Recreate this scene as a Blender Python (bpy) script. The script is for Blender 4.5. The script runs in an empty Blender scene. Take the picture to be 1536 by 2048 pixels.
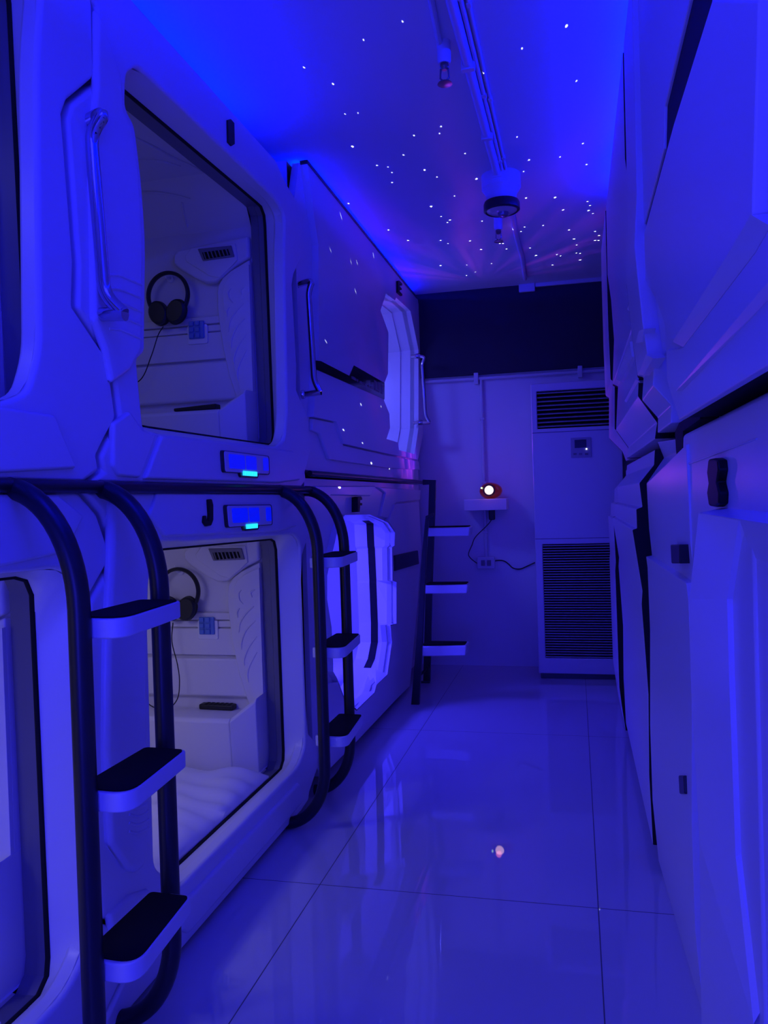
import bpy, bmesh, math, random
from mathutils import Vector, Matrix
random.seed(7)
scene = bpy.context.scene
COL = scene.collection
PI = math.pi

# ------------------------------------------------------------------ camera model
CAM_H = 1.2
FPX = 1600.0
def _axes():
    y = Vector((1150 - 768, 988 - 1024, FPX)).normalized()
    r = 0.028
    up = Vector((-math.sin(r), -math.cos(r), 0))
    z = (up - y * up.dot(y)).normalized()
    x = y.cross(z)
    if x.x < 0: x = -x
    return x, y, z
XC, YC, ZC = _axes()          # room axes in camera coordinates (x right, y down, z forward)
def ray(px, py):
    d = Vector((px - 768, py - 1024, FPX))
    return Vector((d.dot(XC), d.dot(YC), d.dot(ZC)))
EYE = Vector((0, 0, CAM_H))
def onx(px, py, x):
    d = ray(px, py); return EYE + d * (x / d.x)
def ony(px, py, y):
    d = ray(px, py); return EYE + d * (y / d.y)
def onz(px, py, z):
    d = ray(px, py); return EYE + d * ((z - CAM_H) / d.z)
def YZ(pts, x=-1.05):
    return [(p.y, p.z) for p in (onx(a, b, x) for a, b in pts)]
def XZ(pts, y):
    return [(p.x, p.z) for p in (ony(a, b, y) for a, b in pts)]

cam_data = bpy.data.cameras.new('camera'); cam = bpy.data.objects.new('camera', cam_data); COL.objects.link(cam)
cam_data.sensor_fit = 'VERTICAL'; cam_data.sensor_height = 36.0; cam_data.lens = FPX / 2048 * 36.0
cam_data.clip_start = 0.02
Mc = Matrix.Identity(4)
for i, a in enumerate((XC, YC, ZC)):      # world axis i expressed in camera coords -> rotation
    Mc[i][0] = a.x; Mc[i][1] = -a.y; Mc[i][2] = -a.z
Mc[2][3] = CAM_H
cam.matrix_world = Mc
scene.camera = cam

# ------------------------------------------------------------------ materials
def mat(name, color, rough=0.5, metal=0.0, coat=0.0, spec=0.5, emit=None, estr=0.0, bump=None, trans=0.0, alpha=1.0):
    m = bpy.data.materials.new(name); m.use_nodes = True
    nt = m.node_tree; b = nt.nodes['Principled BSDF']
    b.inputs['Base Color'].default_value = (*color, 1)
    b.inputs['Roughness'].default_value = rough
    b.inputs['Metallic'].default_value = metal
    b.inputs['Specular IOR Level'].default_value = spec
    b.inputs['Coat Weight'].default_value = coat
    b.inputs['Transmission Weight'].default_value = trans
    if emit:
        b.inputs['Emission Color'].default_value = (*emit, 1); b.inputs['Emission Strength'].default_value = estr
    if bump:
        sc, st, dist = bump
        tc = nt.nodes.new('ShaderNodeTexCoord'); nz = nt.nodes.new('ShaderNodeTexNoise')
        nz.inputs['Scale'].default_value = sc; nz.inputs['Detail'].default_value = 3
        bp = nt.nodes.new('ShaderNodeBump'); bp.inputs['Strength'].default_value = st; bp.inputs['Distance'].default_value = dist
        nt.links.new(tc.outputs['Object'], nz.inputs['Vector']); nt.links.new(nz.outputs['Fac'], bp.inputs['Height'])
        nt.links.new(bp.outputs['Normal'], b.inputs['Normal'])
    return m
M = {}
M['shell'] = mat('white_abs_shell', (.80, .80, .80), .30, spec=.5, bump=(260, .10, .002))
M['inside'] = mat('white_moulded_lining', (.80, .78, .76), .45, bump=(300, .06, .002))
M['bright'] = mat('white_gloss_frame', (.86, .86, .86), .28)
M['matte_white'] = mat('matte_white_paint', (.74, .74, .74), .75, bump=(90, .12, .003))
M['ceil'] = mat('ceiling_paint', (.74, .73, .74), .85, bump=(60, .15, .004))
M['pvc'] = mat('white_conduit', (.66, .66, .68), .45)
M['dark_wall'] = mat('dark_navy_paint', (.020, .019, .035), .75, bump=(90, .1, .003))
M['black'] = mat('black_powder_coat', (.014, .014, .018), .32, spec=.5)
M['blackgloss'] = mat('black_gloss_acrylic', (.008, .008, .010), .10, coat=.5)
M['letter'] = mat('black_letter_plastic', (.006, .006, .007), .45, spec=.25)
M['gap'] = mat('gap_shade_black', (.006, .006, .008), .8)  # near-black that puts the shade of gaps and slots into colour
M['chrome'] = mat('polished_chrome', (.60, .60, .62), .06, metal=1.0)
M['tread'] = mat('black_rubber_tread', (.006, .006, .007), .9, spec=.2, bump=(500, .4, .002))
M['step'] = mat('white_step_plastic', (.78, .78, .80), .38)
M['track'] = mat('grey_door_track', (.16, .16, .19), .35)
M['sheet'] = mat('white_bed_sheet', (.82, .81, .82), .8)
M['foam'] = mat('black_ear_cushion', (.012, .012, .013), .7, bump=(200, .3, .002))
M['plastic_black'] = mat('black_plastic', (.012, .012, .014), .42)
M['vent'] = mat('grey_vent_plastic', (.20, .19, .22), .45)
M['hole'] = mat('black_void', (.003, .003, .004), .9)
M['ac'] = mat('white_appliance_enamel', (.74, .72, .74), .35)
M['louver'] = mat('grey_louver', (.42, .40, .44), .4)
M['screen'] = mat('dark_display', (.02, .02, .05), .15)
M['blueplate'] = mat('blue_switch_cover', (.10, .22, .62), .25, coat=.3)
M['panel_glow'] = mat('blue_lit_panel', (.02, .03, .5), .3, emit=(.0, .008, 1.0), estr=.62)
for k_, e_ in (('strip_left', 124), ('strip_far', 180), ('strip_right', 330)):
    M[k_] = mat('blue_led_'+k_, (.1, .2, .9), .3, emit=(.0, .004, 1.0), estr=e_*1.2)
M['led_cyan'] = mat('cyan_led', (.1, .6, .9), .3, emit=(.02, .62, 1.0), estr=1.35)
M['led_blue'] = mat('blue_led_strip', (.1, .2, .9), .3, emit=(.0, .020, 1.0), estr=60)
M['led_green'] = mat('green_led', (.4, .9, .4), .3, emit=(.55, 1.0, .45), estr=2.2)
M['led_white'] = mat('white_led', (.8, .8, .9), .3, emit=(.75, .8, 1.0), estr=2.0)
M['lens'] = mat('projector_lens', (1, .8, .7), .1, emit=(1.0, .60, .42), estr=2.4)
M['red_shell'] = mat('dark_red_translucent_shell', (.16, .012, .008), .18, coat=.6, emit=(.9, .05, .015), estr=.05)
M['brass'] = mat('brass_fitting', (.26, .25, .25), .3, metal=1.0)
M['lamp_glass'] = mat('fixture_lens', (.62, .58, .55), .25, coat=.4)

def tile_material():
    m = bpy.data.materials.new('polished_floor_tile'); m.use_nodes = True
    nt = m.node_tree; b = nt.nodes['Principled BSDF']; L = nt.links.new
    tc = nt.nodes.new('ShaderNodeTexCoord'); sep = nt.nodes.new('ShaderNodeSeparateXYZ'); L(tc.outputs['Object'], sep.inputs[0])
    def line(out, off, size, w):
        a = nt.nodes.new('ShaderNodeMath'); a.operation = 'ADD'; a.inputs[1].default_value = 40 * size - off + size / 2; L(out, a.inputs[0])
        mo = nt.nodes.new('ShaderNodeMath'); mo.operation = 'MODULO'; mo.inputs[1].default_value = size; L(a.outputs[0], mo.inputs[0])
        s = nt.nodes.new('ShaderNodeMath'); s.operation = 'SUBTRACT'; s.inputs[1].default_value = size / 2; L(mo.outputs[0], s.inputs[0])
        ab = nt.nodes.new('ShaderNodeMath'); ab.operation = 'ABSOLUTE'; L(s.outputs[0], ab.inputs[0])
        lt = nt.nodes.new('ShaderNodeMath'); lt.operation = 'LESS_THAN'; lt.inputs[1].default_value = w; L(ab.outputs[0], lt.inputs[0])
        return lt.outputs[0]
    lx = line(sep.outputs['X'], .033, .845, .0016); ly = line(sep.outputs['Y'], 2.37, 1.69, .0018)
    mx = nt.nodes.new('ShaderNodeMath'); mx.operation = 'MAXIMUM'; L(lx, mx.inputs[0]); L(ly, mx.inputs[1])
    nz = nt.nodes.new('ShaderNodeTexNoise'); nz.inputs['Scale'].default_value = 1.6; nz.inputs['Detail'].default_value = 5; L(tc.outputs['Object'], nz.inputs['Vector'])
    ra = nt.nodes.new('ShaderNodeMix'); ra.data_type = 'RGBA'; L(nz.outputs['Fac'], ra.inputs['Factor'])
    ra.inputs['A'].default_value = (.54, .54, .55, 1); ra.inputs['B'].default_value = (.61, .61, .62, 1)
    mi = nt.nodes.new('ShaderNodeMix'); mi.data_type = 'RGBA'; L(mx.outputs[0], mi.inputs['Factor']); L(ra.outputs['Result'], mi.inputs['A'])
    mi.inputs['B'].default_value = (.10, .10, .11, 1)
    L(mi.outputs['Result'], b.inputs['Base Color'])
    rr = nt.nodes.new('ShaderNodeMath'); rr.operation = 'MULTIPLY_ADD'; rr.inputs[1].default_value = .5; rr.inputs[2].default_value = .018
    L(mx.outputs[0], rr.inputs[0]); L(rr.outputs[0], b.inputs['Roughness'])
    b.inputs['Specular IOR Level'].default_value = .6
    wv = nt.nodes.new('ShaderNodeTexNoise'); wv.inputs['Scale'].default_value = 7; L(tc.outputs['Object'], wv.inputs['Vector'])
    bp = nt.nodes.new('ShaderNodeBump'); bp.inputs['Strength'].default_value = .012; bp.inputs['Distance'].default_value = .01
    L(wv.outputs['Fac'], bp.inputs['Height']); L(bp.outputs['Normal'], b.inputs['Normal'])
    return m
M['tile'] = tile_material()

# ------------------------------------------------------------------ mesh helpers
class MB:
    def __init__(s): s.bm = bmesh.new()
    def box(s, a, b):
        x0, y0, z0 = (min(a[i], b[i]) for i in range(3)); x1, y1, z1 = (max(a[i], b[i]) for i in range(3))
        v = [s.bm.verts.new(p) for p in ((x0,y0,z0),(x1,y0,z0),(x1,y1,z0),(x0,y1,z0),(x0,y0,z1),(x1,y0,z1),(x1,y1,z1),(x0,y1,z1))]
        for f in ((0,3,2,1),(4,5,6,7),(0,1,5,4),(1,2,6,5),(2,3,7,6),(3,0,4,7)): s.bm.faces.new([v[i] for i in f])
        return s
    def prism(s, pts, axis, a, b):
        """polygon pts (2D) extruded between a and b along axis ('x': pts are (y,z); 'y': (x,z); 'z': (x,y))"""
        def P(p, t):
            return (t, p[0], p[1]) if axis == 'x' else (p[0], t, p[1]) if axis == 'y' else (p[0], p[1], t)
        A = [s.bm.verts.new(P(p, a)) for p in pts]; B = [s.bm.verts.new(P(p, b)) for p in pts]
        n = len(pts)
        for i in range(n): s.bm.faces.new((A[i], A[(i+1)%n], B[(i+1)%n], B[i]))
        s.bm.faces.new(A[::-1]); s.bm.faces.new(B)
        return s
    def plate(s, outer, holes, axis, a, b):
        """polygon with holes, extruded from a to b"""
        def P(p, t):
            return (t, p[0], p[1]) if axis == 'x' else (p[0], t, p[1]) if axis == 'y' else (p[0], p[1], t)
        layers = []
        for t in (a, b):
            edges, loops = [], []
            for poly in [outer] + holes:
                vs = [s.bm.verts.new(P(p, t)) for p in poly]
                edges += [s.bm.edges.new((vs[i], vs[(i+1) % len(vs)])) for i in range(len(vs))]
                loops.append(vs)
            bmesh.ops.triangle_fill(s.bm, use_beauty=True, use_dissolve=True, edges=edges)
            layers.append(loops)
        for la, lb in zip(*layers):
            n = len(la)
            for i in range(n): s.bm.faces.new((la[i], la[(i+1)%n], lb[(i+1)%n], lb[i]))
        return s
    def loft(s, loops, close=True, caps=False):
        V = [[s.bm.verts.new(p) for p in lp] for lp in loops]
        n = len(V[0])
        for a, b in zip(V[:-1], V[1:]):
            for i in range(n if close else n - 1):
                s.bm.faces.new((a[i], a[(i+1)%n], b[(i+1)%n], b[i]))
        if caps: s.bm.faces.new(V[0][::-1]); s.bm.faces.new(V[-1])
        return s
    def tube(s, path, r, n=14, closed=False, caps=True):
        pts = [Vector(p) for p in path]; m = len(pts); loops = []
        up = None
        for i in range(m):
            if closed: t = pts[(i+1) % m] - pts[i-1]
            else: t = pts[min(i+1, m-1)] - pts[max(i-1, 0)]
            t.normalize()
            if up is None:
                up = Vector((0, 0, 1)) if abs(t.z) < .9 else Vector((1, 0, 0))
            u = (up - t * up.dot(t)).normalized(); w = t.cross(u); up = u
            rr = r[i] if isinstance(r, (list, tuple)) else r
            loops.append([pts[i] + (u * math.cos(2*PI*k/n) + w * math.sin(2*PI*k/n)) * rr for k in range(n)])
        if closed: loops.append(loops[0]); caps = False
        return s.loft(loops, True, caps)
    def lathe(s, prof, c, axis='z', n=32):
        """prof: list of (r, h); revolve around axis through c"""
        loops = []
        for r, h in prof:
            lp = []
            for k in range(n):
                a = 2*PI*k/n; u, w = r*math.cos(a), r*math.sin(a)
                lp.append(Vector(c) + Vector((u, w, h) if axis == 'z' else (h, u, w) if axis == 'x' else (w, h, u)))
            loops.append(lp)
        return s.loft(loops, True, True)
    def quad(s, *p):
        s.bm.faces.new([s.bm.verts.new(q) for q in p]); return s
    def build(s, name, m, parent=None, bevel=0, seg=2, smooth=True, angle=35, origin=None, harden=True):
        bm = s.bm
        bmesh.ops.remove_doubles(bm, verts=bm.verts, dist=1e-5)
        bmesh.ops.recalc_face_normals(bm, faces=bm.faces)
        o_at = Vector(origin) if origin is not None else Vector((0, 0, 0))
        if parent is None and origin is None:
            xs = [v.co for v in bm.verts]
            lo = [min(v[i] for v in xs) for i in range(3)]; hi = [max(v[i] for v in xs) for i in range(3)]
            o_at = Vector(((lo[0]+hi[0])/2, (lo[1]+hi[1])/2, lo[2]))
        if parent is not None: 
            p = parent
            while p is not None: o_at = o_at + p.location; p = p.parent
        for v in bm.verts: v.co -= o_at
        me = bpy.data.meshes.new(name); bm.to_mesh(me); bm.free()
        me.materials.append(M[m] if isinstance(m, str) else m)
        o = bpy.data.objects.new(name, me); COL.objects.link(o)
        if parent is not None: o.parent = parent
        else: o.location = o_at
        if bevel:
            md = o.modifiers.new('bevel', 'BEVEL'); md.width = bevel; md.segments = seg; md.limit_method = 'ANGLE'; md.angle_limit = math.radians(32)
            md.harden_normals = bool(smooth) and harden
            md.use_clamp_overlap = True
        if smooth:
            for p_ in me.polygons: p_.use_smooth = True
            if bevel and harden: return o
            md = o.modifiers.new('edge', 'EDGE_SPLIT'); md.split_angle = math.radians(angle)
        return o

def thing(name, loc, label, cat, group=None):
    o = bpy.data.objects.new(name, None); o.empty_display_size = .05; COL.objects.link(o)
    o.location = loc; tag(o, label, cat, group); return o
def tag(o, label, cat, group=None):
    o['label'] = label; o['category'] = cat
    if group: o['group'] = group
    return o
def struct(o): o['kind'] = 'structure'; return o
def children(o): return [c for c in bpy.data.objects if c.parent is o]
def copy_tree(o, parent=None):
    c = o.copy(); COL.objects.link(c)
    if parent: c.parent = parent
    for ch in children(o): copy_tree(ch, c)
    return c
def smooth_path(pts, n=8):
    """Catmull-Rom through pts"""
    P = [Vector(p) for p in pts]; P = [P[0]*2 - P[1]] + P + [P[-1]*2 - P[-2]]; out = []
    for i in range(1, len(P) - 2):
        for k in range(n):
            t = k / n; a, b, c, d = P[i-1], P[i], P[i+1], P[i+2]
            out.append(.5*((2*b) + (c-a)*t + (2*a-5*b+4*c-d)*t*t + (3*b-a-3*c+d)*t**3))
    out.append(P[-2]); return out
def fillet(pts, r, n=6):
    """round the corners of a 3D polyline"""
    P = [Vector(p) for p in pts]; out = [P[0]]
    for a, b, c in zip(P[:-2], P[1:-1], P[2:]):
        u = (a-b); w = (c-b); d = min(r, u.length*.49, w.length*.49); u.normalize(); w.normalize()
        p0, p1 = b+u*d, b+w*d
        for k in range(n+1):
            t = k/n; out.append(p0*(1-t)**2 + b*2*t*(1-t) + p1*t*t)
    out.append(P[-1]); return out
def round_poly(pts, r, n=5):
    """round the corners of a closed 2D polygon; r may be a list"""
    m = len(pts); out = []
    for i in range(m):
        a, b, c = Vector(pts[i-1]), Vector(pts[i]), Vector(pts[(i+1) % m])
        rr = r[i] if isinstance(r, (list, tuple)) else r
        u, w = a-b, c-b; d = min(rr, u.length*.45, w.length*.45); u.normalize(); w.normalize()
        if d < 1e-4: out.append(tuple(b)); continue
        for k in range(n+1):
            t = k/n; q = (b+u*d)*(1-t)**2 + b*2*t*(1-t) + (b+w*d)*t*t; out.append((q.x, q.y))
    return out
def resample(poly, n):
    P = [Vector(p) for p in poly]; m = len(P)
    seg = [(P[(i+1) % m]-P[i]).length for i in range(m)]; T = sum(seg); out = []; i = 0; acc = 0
    for k in range(n):
        t = T*k/n
        while acc + seg[i] < t and i < m-1: acc += seg[i]; i += 1
        out.append(P[i].lerp(P[(i+1) % m], (t-acc)/max(seg[i], 1e-9)))
    return out
def shift(pts, d0, d1): return [(a+d0, b+d1) for a, b in pts]

# ------------------------------------------------------------------ room
CEIL = 2.66; BACK = 5.68; XL, XR, YR = -3.25, 1.35, -1.6
def wall(name, a, b, m):
    return struct(MB().box(a, b).build(name, m, smooth=False, origin=(0, 0, 0)))
wall('floor', (XL-.1, YR-.1, -.1), (XR+.1, BACK+.1, 0), 'tile')
wall('ceiling', (XL-.1, YR-.1, CEIL), (XR+.1, BACK+.1, CEIL+.1), 'ceil')
wall('wall_back', (XL-.1, BACK, 0), (XR+.1, BACK+.1, CEIL), 'matte_white')
wall('wall_left', (XL-.1, YR, 0), (XL, BACK, CEIL), 'matte_white')
wall('wall_right', (XR, YR, 0), (XR+.1, BACK, CEIL), 'matte_white')
wall('wall_front', (XL-.1, YR-.1, 0), (XR+.1, YR, CEIL), 'matte_white')
b = XZ([(857, 756)], BACK-.02)[0][1]
wall('trim_1', (XL, BACK-.03, b), (XR, BACK, CEIL), 'dark_wall')

# ------------------------------------------------------------------ front-entry capsules (left row)
XF = -1.05           # front plane of the left row
PITCH = 1.44         # spacing along the row
LIFT = 1.18          # upper tier above lower tier
N = 96
# right outline of the upper shell, top to bottom (y, z)
I_right = YZ([(552,319),(573,366),(594,400),(602,430),(604,515),(588,551),(585,570),(594,730),(594,780),(617,834),(623,901),(616,925),(611,945),(613,962),(604,975)])
I_left = [(y - PITCH + .018, z) for y, z in I_right]
I_out = [(1.56, 2.482)] + [p for p in I_right] + [(y, z) for y, z in I_left[::-1][:-3]] + [(1.56, 2.40)]
I_hole = YZ([(254,150),(275,133),(308,162),(554,400),(571,429),(569,520),(575,834),(569,880),(554,893),(318,866),(288,857),(275,720),(291,705),(294,480),(284,350),(271,250),(252,217)])
I_hole = round_poly(I_hole, [.02,.02,.02,.04,.04,.06,.06,.03,.03,.02,.015,.012,.012,.1,.1,.03,.03], 4)
I_in = [(1.86,2.31),(2.90,2.34),(2.93,2.31),(2.945,1.45),(2.92,1.425),(1.95,1.418),(1.86,1.44)]
J_right = YZ([(600,985),(612,1010),(622,1060),(606,1110),(604,1160),(612,1330),(614,1417),(618,1466),(633,1482),(637,1534),(620,1585),(618,1602),(608,1617)])
J_left = [(y - PITCH + .018, z) for y, z in J_right]
J_out = J_right + [(1.56, .02)] + J_left[::-1][1:]
J_hole = [(1.80,.30),(1.815,1.085),(1.86,1.112)] + YZ([(375,1084),(590,1069),(601,1085),(612,1490),(600,1528),(585,1546),(358,1777)])
J_hole = round_poly(J_hole, [.03,.03,.03,.02,.05,.05,.06,.05,.05,.03], 4)
J_in = [(1.90,.20),(1.90,1.06),(1.95,1.085),(2.90,1.065),(2.93,1.04),(2.938,.20),(2.91,.168),(1.93,.170)]
def align(loop_a, loop_b):
    """rotate b so that its first point is nearest a's first"""
    k = min(range(len(loop_b)), key=lambda i: (loop_b[i]-loop_a[0]).length)
    return loop_b[k:] + loop_b[:k]
def ccw(poly):
    a = sum(poly[i-1][0]*poly[i][1]-poly[i][0]*poly[i-1][1] for i in range(len(poly)))
    return poly if a > 0 else poly[::-1]

def front_capsule(out, hole, inner, z0, zt, label, group, letter=None):
    root = thing('sleeping_capsule', (XF, 2.35, z0), label, 'capsule', group)
    mb = MB(); mb.plate(ccw(out), [ccw(hole)], 'x', XF, XF-.05)
    mb.build('front_shell', 'shell', root, bevel=.016, seg=3)
    h = resample(ccw(hole), N); q = align(h, resample(ccw(round_poly(inner, .03, 4)), N))
    xi = XF-.085
    mb = MB(); mb.loft([[(XF-.012, p.x, p.y) for p in h], [(XF-.05, p.x*.55+r.x*.45, p.y*.55+r.y*.45) for p, r in zip(h, q)], [(xi, p.x, p.y) for p in q]])
    mb.build('door_jamb', 'shell', root, angle=50)
    mb = MB(); mb.tube([(xi-.004, p.x, p.y) for p in q], .006, 8, closed=True); mb.build('door_seal', 'hole', root)
    cx = sum(p.x for p in q)/N; cz = sum(p.y for p in q)/N
    q2 = [Vector((p.x+(cx-p.x)*.0, p.y)) for p in q]
    mb = MB(); mb.loft([[(xi-.002, p.x, p.y) for p in q], [(xi-.03, p.x, p.y) for p in q2], [(xi-.034, p.x+(p.x-cx)*.012, p.y+(p.y-cz)*.012) for p in q2], [(xi-.065, p.x+(p.x-cx)*.012, p.y+(p.y-cz)*.012) for p in q2]])
    mb.build('door_track', 'track', root, angle=30)
    # lining: inside of the sleeping space, open to the doorway
    ya, yb = 1.70, 2.96; za, zb = z0+.152, zt-.02; xa, xb = -3.10, xi-.064
    ra = [(ya, za), (yb, za), (yb, zb-.16), (yb-.16, zb), (ya+.16, zb), (ya, zb-.16)]
    mb = MB()
    F = [mb.bm.verts.new((xb, y, z)) for y, z in ra]; Bk = [mb.bm.verts.new((xa, y, z)) for y, z in ra]
    for i in range(6): mb.bm.faces.new((F[i], F[(i+1)%6], Bk[(i+1)%6], Bk[i]))
    mb.bm.faces.new(Bk)
    o2 = [(1.665, z0+.03), (2.995, z0+.03), (2.995, zt+.01), (1.665, zt+.01)]
    G = [mb.bm.verts.new((XF-.05, y, z)) for y, z in o2]; H = [mb.bm.verts.new((-3.16, y, z)) for y, z in o2]
    for i in range(4): mb.bm.faces.new((G[i], G[(i+1)%4], H[(i+1)%4], H[i]))
    mb.bm.faces.new(H)
    rr = resample(ccw(ra), N); qq = align(rr, [Vector((p.x+(p.x-cx)*.012, p.y+(p.y-cz)*.012)) for p in q])
    mb.loft([[(xb, p.x, p.y) for p in rr], [(xb, p.x, p.y) for p in qq]])
    mb.build('lining', 'inside', root, angle=30)
    return root

def wall_details(root, dz):
    """moulded end wall of a sleeping space, lower-tier coordinates lifted by dz"""
    W = 2.958
    S = lambda L_: [(320+a/5.12, 1060+b/5.12) for a, b in L_]
    CL = -1.207
    def up(pts):
        out = []; n = len(pts)
        for i in range(n):
            (x0, z0), (x1, z1) = pts[i], pts[(i+1) % n]
            if x0 <= CL: out.append((x0, z0+dz))
            if (x0-CL)*(x1-CL) < 0:
                t = (CL-x0)/(x1-x0); out.append((CL, z0+(z1-z0)*t+dz))
        return out
    # vent housing
    hp = XZ(S([(300,165),(252,220),(258,300),(330,372),(480,470),(600,530),(700,525),(760,480),(900,372),(1120,265),(1260,240),(1260,60)]), W-.02)
    MB().prism(up(hp), 'y', W, W-.035).build('vent_housing', 'inside', root, bevel=.012, seg=3)
    ip = XZ(S([(430,165),(365,250),(380,300),(620,470),(720,495),(830,400),(905,330),(880,160)]), W-.036)
    MB().prism(up(ip), 'y', W-.033, W-.041).build('vent_surround', 'inside', root, bevel=.006, seg=2)
    vq = XZ(S([(492,190),(835,185),(868,303),(545,316)]), W-.045)
    v = MB().prism(up(vq), 'y', W-.04, W-.047).build('air_vent', 'vent', root, bevel=.003)
    g = XZ(S([(535,232),(800,222),(822,285),(560,305)]), W-.05)
    MB().prism(up(g), 'y', W-.046, W-.0475).build('vent_mouth', 'hole', v, smooth=False)
    mb = MB()
    for k in range(7):
        t = (k+.5)/7; a = Vector(g[0]).lerp(Vector(g[1]), t); c = Vector(g[3]).lerp(Vector(g[2]), t)
        dx = .0022
        mb.prism(up([(a.x-dx, a.y), (a.x+dx, a.y), (c.x+dx, c.y), (c.x-dx, c.y)]), 'y', W-.047, W-.053)
    mb.build('vent_slats', 'vent', v, smooth=False)
    # leaf panel
    lo = XZ(S([(1260,240),(1120,290),(1000,340),(830,425),(745,490),(700,560),(688,640),(695,800),(712,950),(750,1200),(810,1480),(880,1700),(930,1840),(1060,1770),(1260,1630)]), W-.03)
    MB().prism(up(lo), 'y', W, W-.030).build('leaf_panel', 'inside', root, bevel=.010, seg=3)
    li = XZ(S([(1260,300),(1130,335),(1010,390),(870,455),(800,510),(765,580),(752,660),(760,800),(775,950),(815,1200),(880,1480),(940,1680),(985,1790),(1060,1750),(1260,1610)]), W-.038)
    lf = MB().prism(up(li), 'y', W-.028, W-.040).build('leaf_relief', 'inside', root, bevel=.006, seg=2)
    mb = MB()
    for c in ([(970,610),(930,640),(942,690)], [(830,615),(805,650),(812,715),(850,760)], [(815,800),(790,840),(795,900)], [(960,780),(880,855),(822,945),(806,1050)], [(975,930),(885,1020),(838,1130),(834,1225)],
              [(990,1090),(905,1205),(862,1320),(866,1390)], [(992,1250),(922,1375),(895,1470),(906,1560)]):
        pts = [ony(*S([q])[0], W-.041) for q in c]
        pts = smooth_path([(p.x, W-.0405, p.z+dz) for p in pts], 5)
        mb.tube(pts, [.0015+.0025*math.sin(PI*(i+.5)/len(pts)) for i in range(len(pts))], 8)
    mb.build('leaf_veins', 'inside', lf)
    # ribs and panels behind the headphones
    x0 = -2.6
    MB().box((x0, W, .742+dz), (-1.21, W-.014, .772+dz)).box((x0, W, .712+dz), (-1.21, W-.010, .738+dz)).build('wall_ribs', 'inside', root, bevel=.005)
    MB().box((x0, W, .60+dz), (-1.21, W-.012, .708+dz)).build('socket_band', 'inside', root, bevel=.005)
    MB().box((x0, W, .435+dz), (-1.21, W-.022, .590+dz)).build('wall_panel', 'inside', root, bevel=.012, seg=3)
    # ledge along the end wall
    fy = 2.80
    lp = [(W, .10), (W, .385), (fy+.012, .385), (fy, .373), (fy+.02, .10)]
    mb = MB(); mb.prism([(y, z+dz) for y, z in lp], 'x', -2.9, -1.30)
    mb.build('ledge', 'inside', root, bevel=.006, seg=2)
    wp = [ (W, .10), (W, .50), (fy+.09, .47), (fy+.012, .40), (fy, .373), (fy+.02, .10)]
    mb = MB(); mb.loft([[(-1.36, y, z+dz) for y, z in lp], [(-1.30, y, z+dz) for y, z in lp]], True, True)
    mb2 = MB()
    A = [(-1.30, W, .10), (-1.30, W, .385), (-1.30, fy+.012, .385), (-1.30, fy, .373), (-1.30, fy+.02, .10)]
    Bq = [(-1.206, W, .10), (-1.206, W, .462), (-1.206, fy+.05, .458), (-1.206, fy+.038, .446), (-1.206, fy+.05, .10)]
    mb2.loft([[(x, y, z+dz) for x, y, z in A], [(x, y, z+dz) for x, y, z in Bq]], True, True)
    mb2.build('ledge_corner', 'inside', root, bevel=.004)
    # switch plate
    sp = XZ(S([(385,925),(590,925),(595,1118),(395,1118)]), W-.016)
    xs = [p[0] for p in sp]; zs = [p[1] for p in sp]
    X0, X1, Z0, Z1 = min(xs), max(xs), min(zs)+dz, max(zs)+dz
    pl = MB().prism(round_poly([(X0,Z0),(X1,Z0),(X1,Z1),(X0,Z1)], .008), 'y', W-.011, W-.018).build('switch_plate', 'bright', root, bevel=.002)
    MB().box((X0+.008, W-.016, Z0+.020), (X1-.012, W-.024, Z1+.014)).build('switch_cover', 'blueplate', pl, bevel=.004)
    mb = MB()
    for i in range(2):
        for j in range(3):
            cx = X0+.022+i*.026; cz = Z0+.032+j*.024
            mb.box((cx-.010, W-.025, cz-.009), (cx+.010, W-.030, cz+.009))
    mb.build('switch_keys', 'blueplate', pl, bevel=.003)
    # coat hook
    hc = ony(*S([(205, 425)])[0], W-.01)
    hk = MB().lathe([(.0,.0),(.014,.0),(.015,-.004),(.013,-.008),(.0,-.008)], (hc.x, W, hc.z+dz), 'y', 24).build('wall_hook', 'bright', root)
    MB().tube(fillet([(hc.x, W-.006, hc.z+dz), (hc.x-.004, W-.034, hc.z+dz-.002), (hc.x-.006, W-.036, hc.z+dz+.026)], .01), .0035, 10).build('hook_peg', 'bright', hk)
    return hc

I = front_capsule(I_out, I_hole, I_in, 1.27, 2.47, 'upper white front-entry sleeping capsule marked I, with open doorway', 'front-entry capsules')
J = front_capsule(J_out, J_hole, J_in, .02, 1.235, 'lower white front-entry sleeping capsule marked J, with white mattress inside', 'front-entry capsules')
hookJ = wall_details(J, 0.0)
wall_details(I, LIFT)

zbI = 2.45
def vault(px, py):
    p = onz(px, py, zbI-.002)
    if p.y < 2.80: return p
    d = ray(px, py); t = (2.80+zbI-.003-CAM_H)/(d.y+d.z); p = EYE+d*t
    return p if p.z > zbI-.16 else ony(px, py, 2.956)
mb = MB()
for c in ([(268,273),(274,277),(308,294),(345,315),(383,332),(406,345)], [(272,320),(279,320),(317,322),(345,328),(361,333)], [(278,385),(285,385),(317,386),(355,392),(381,398)]):
    pts = smooth_path([vault(*q) for q in c], 6); mb.tube(pts, [.002+.004*math.sin(PI*(i+.5)/len(pts)) for i in range(len(pts))], 8)
mb.tube([vault(*q) for q in ((364,405),(368,430),(374,455))], .004, 8)
mb.build('vault_ribs', 'inside', I)
MB().tube([ony(a, b, 2.956) for a, b in ((374,457),(406,451),(438,446),(453,451),(478,448),(504,445))], .0022, 6).build('lining_seam', 'gap', I)
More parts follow.
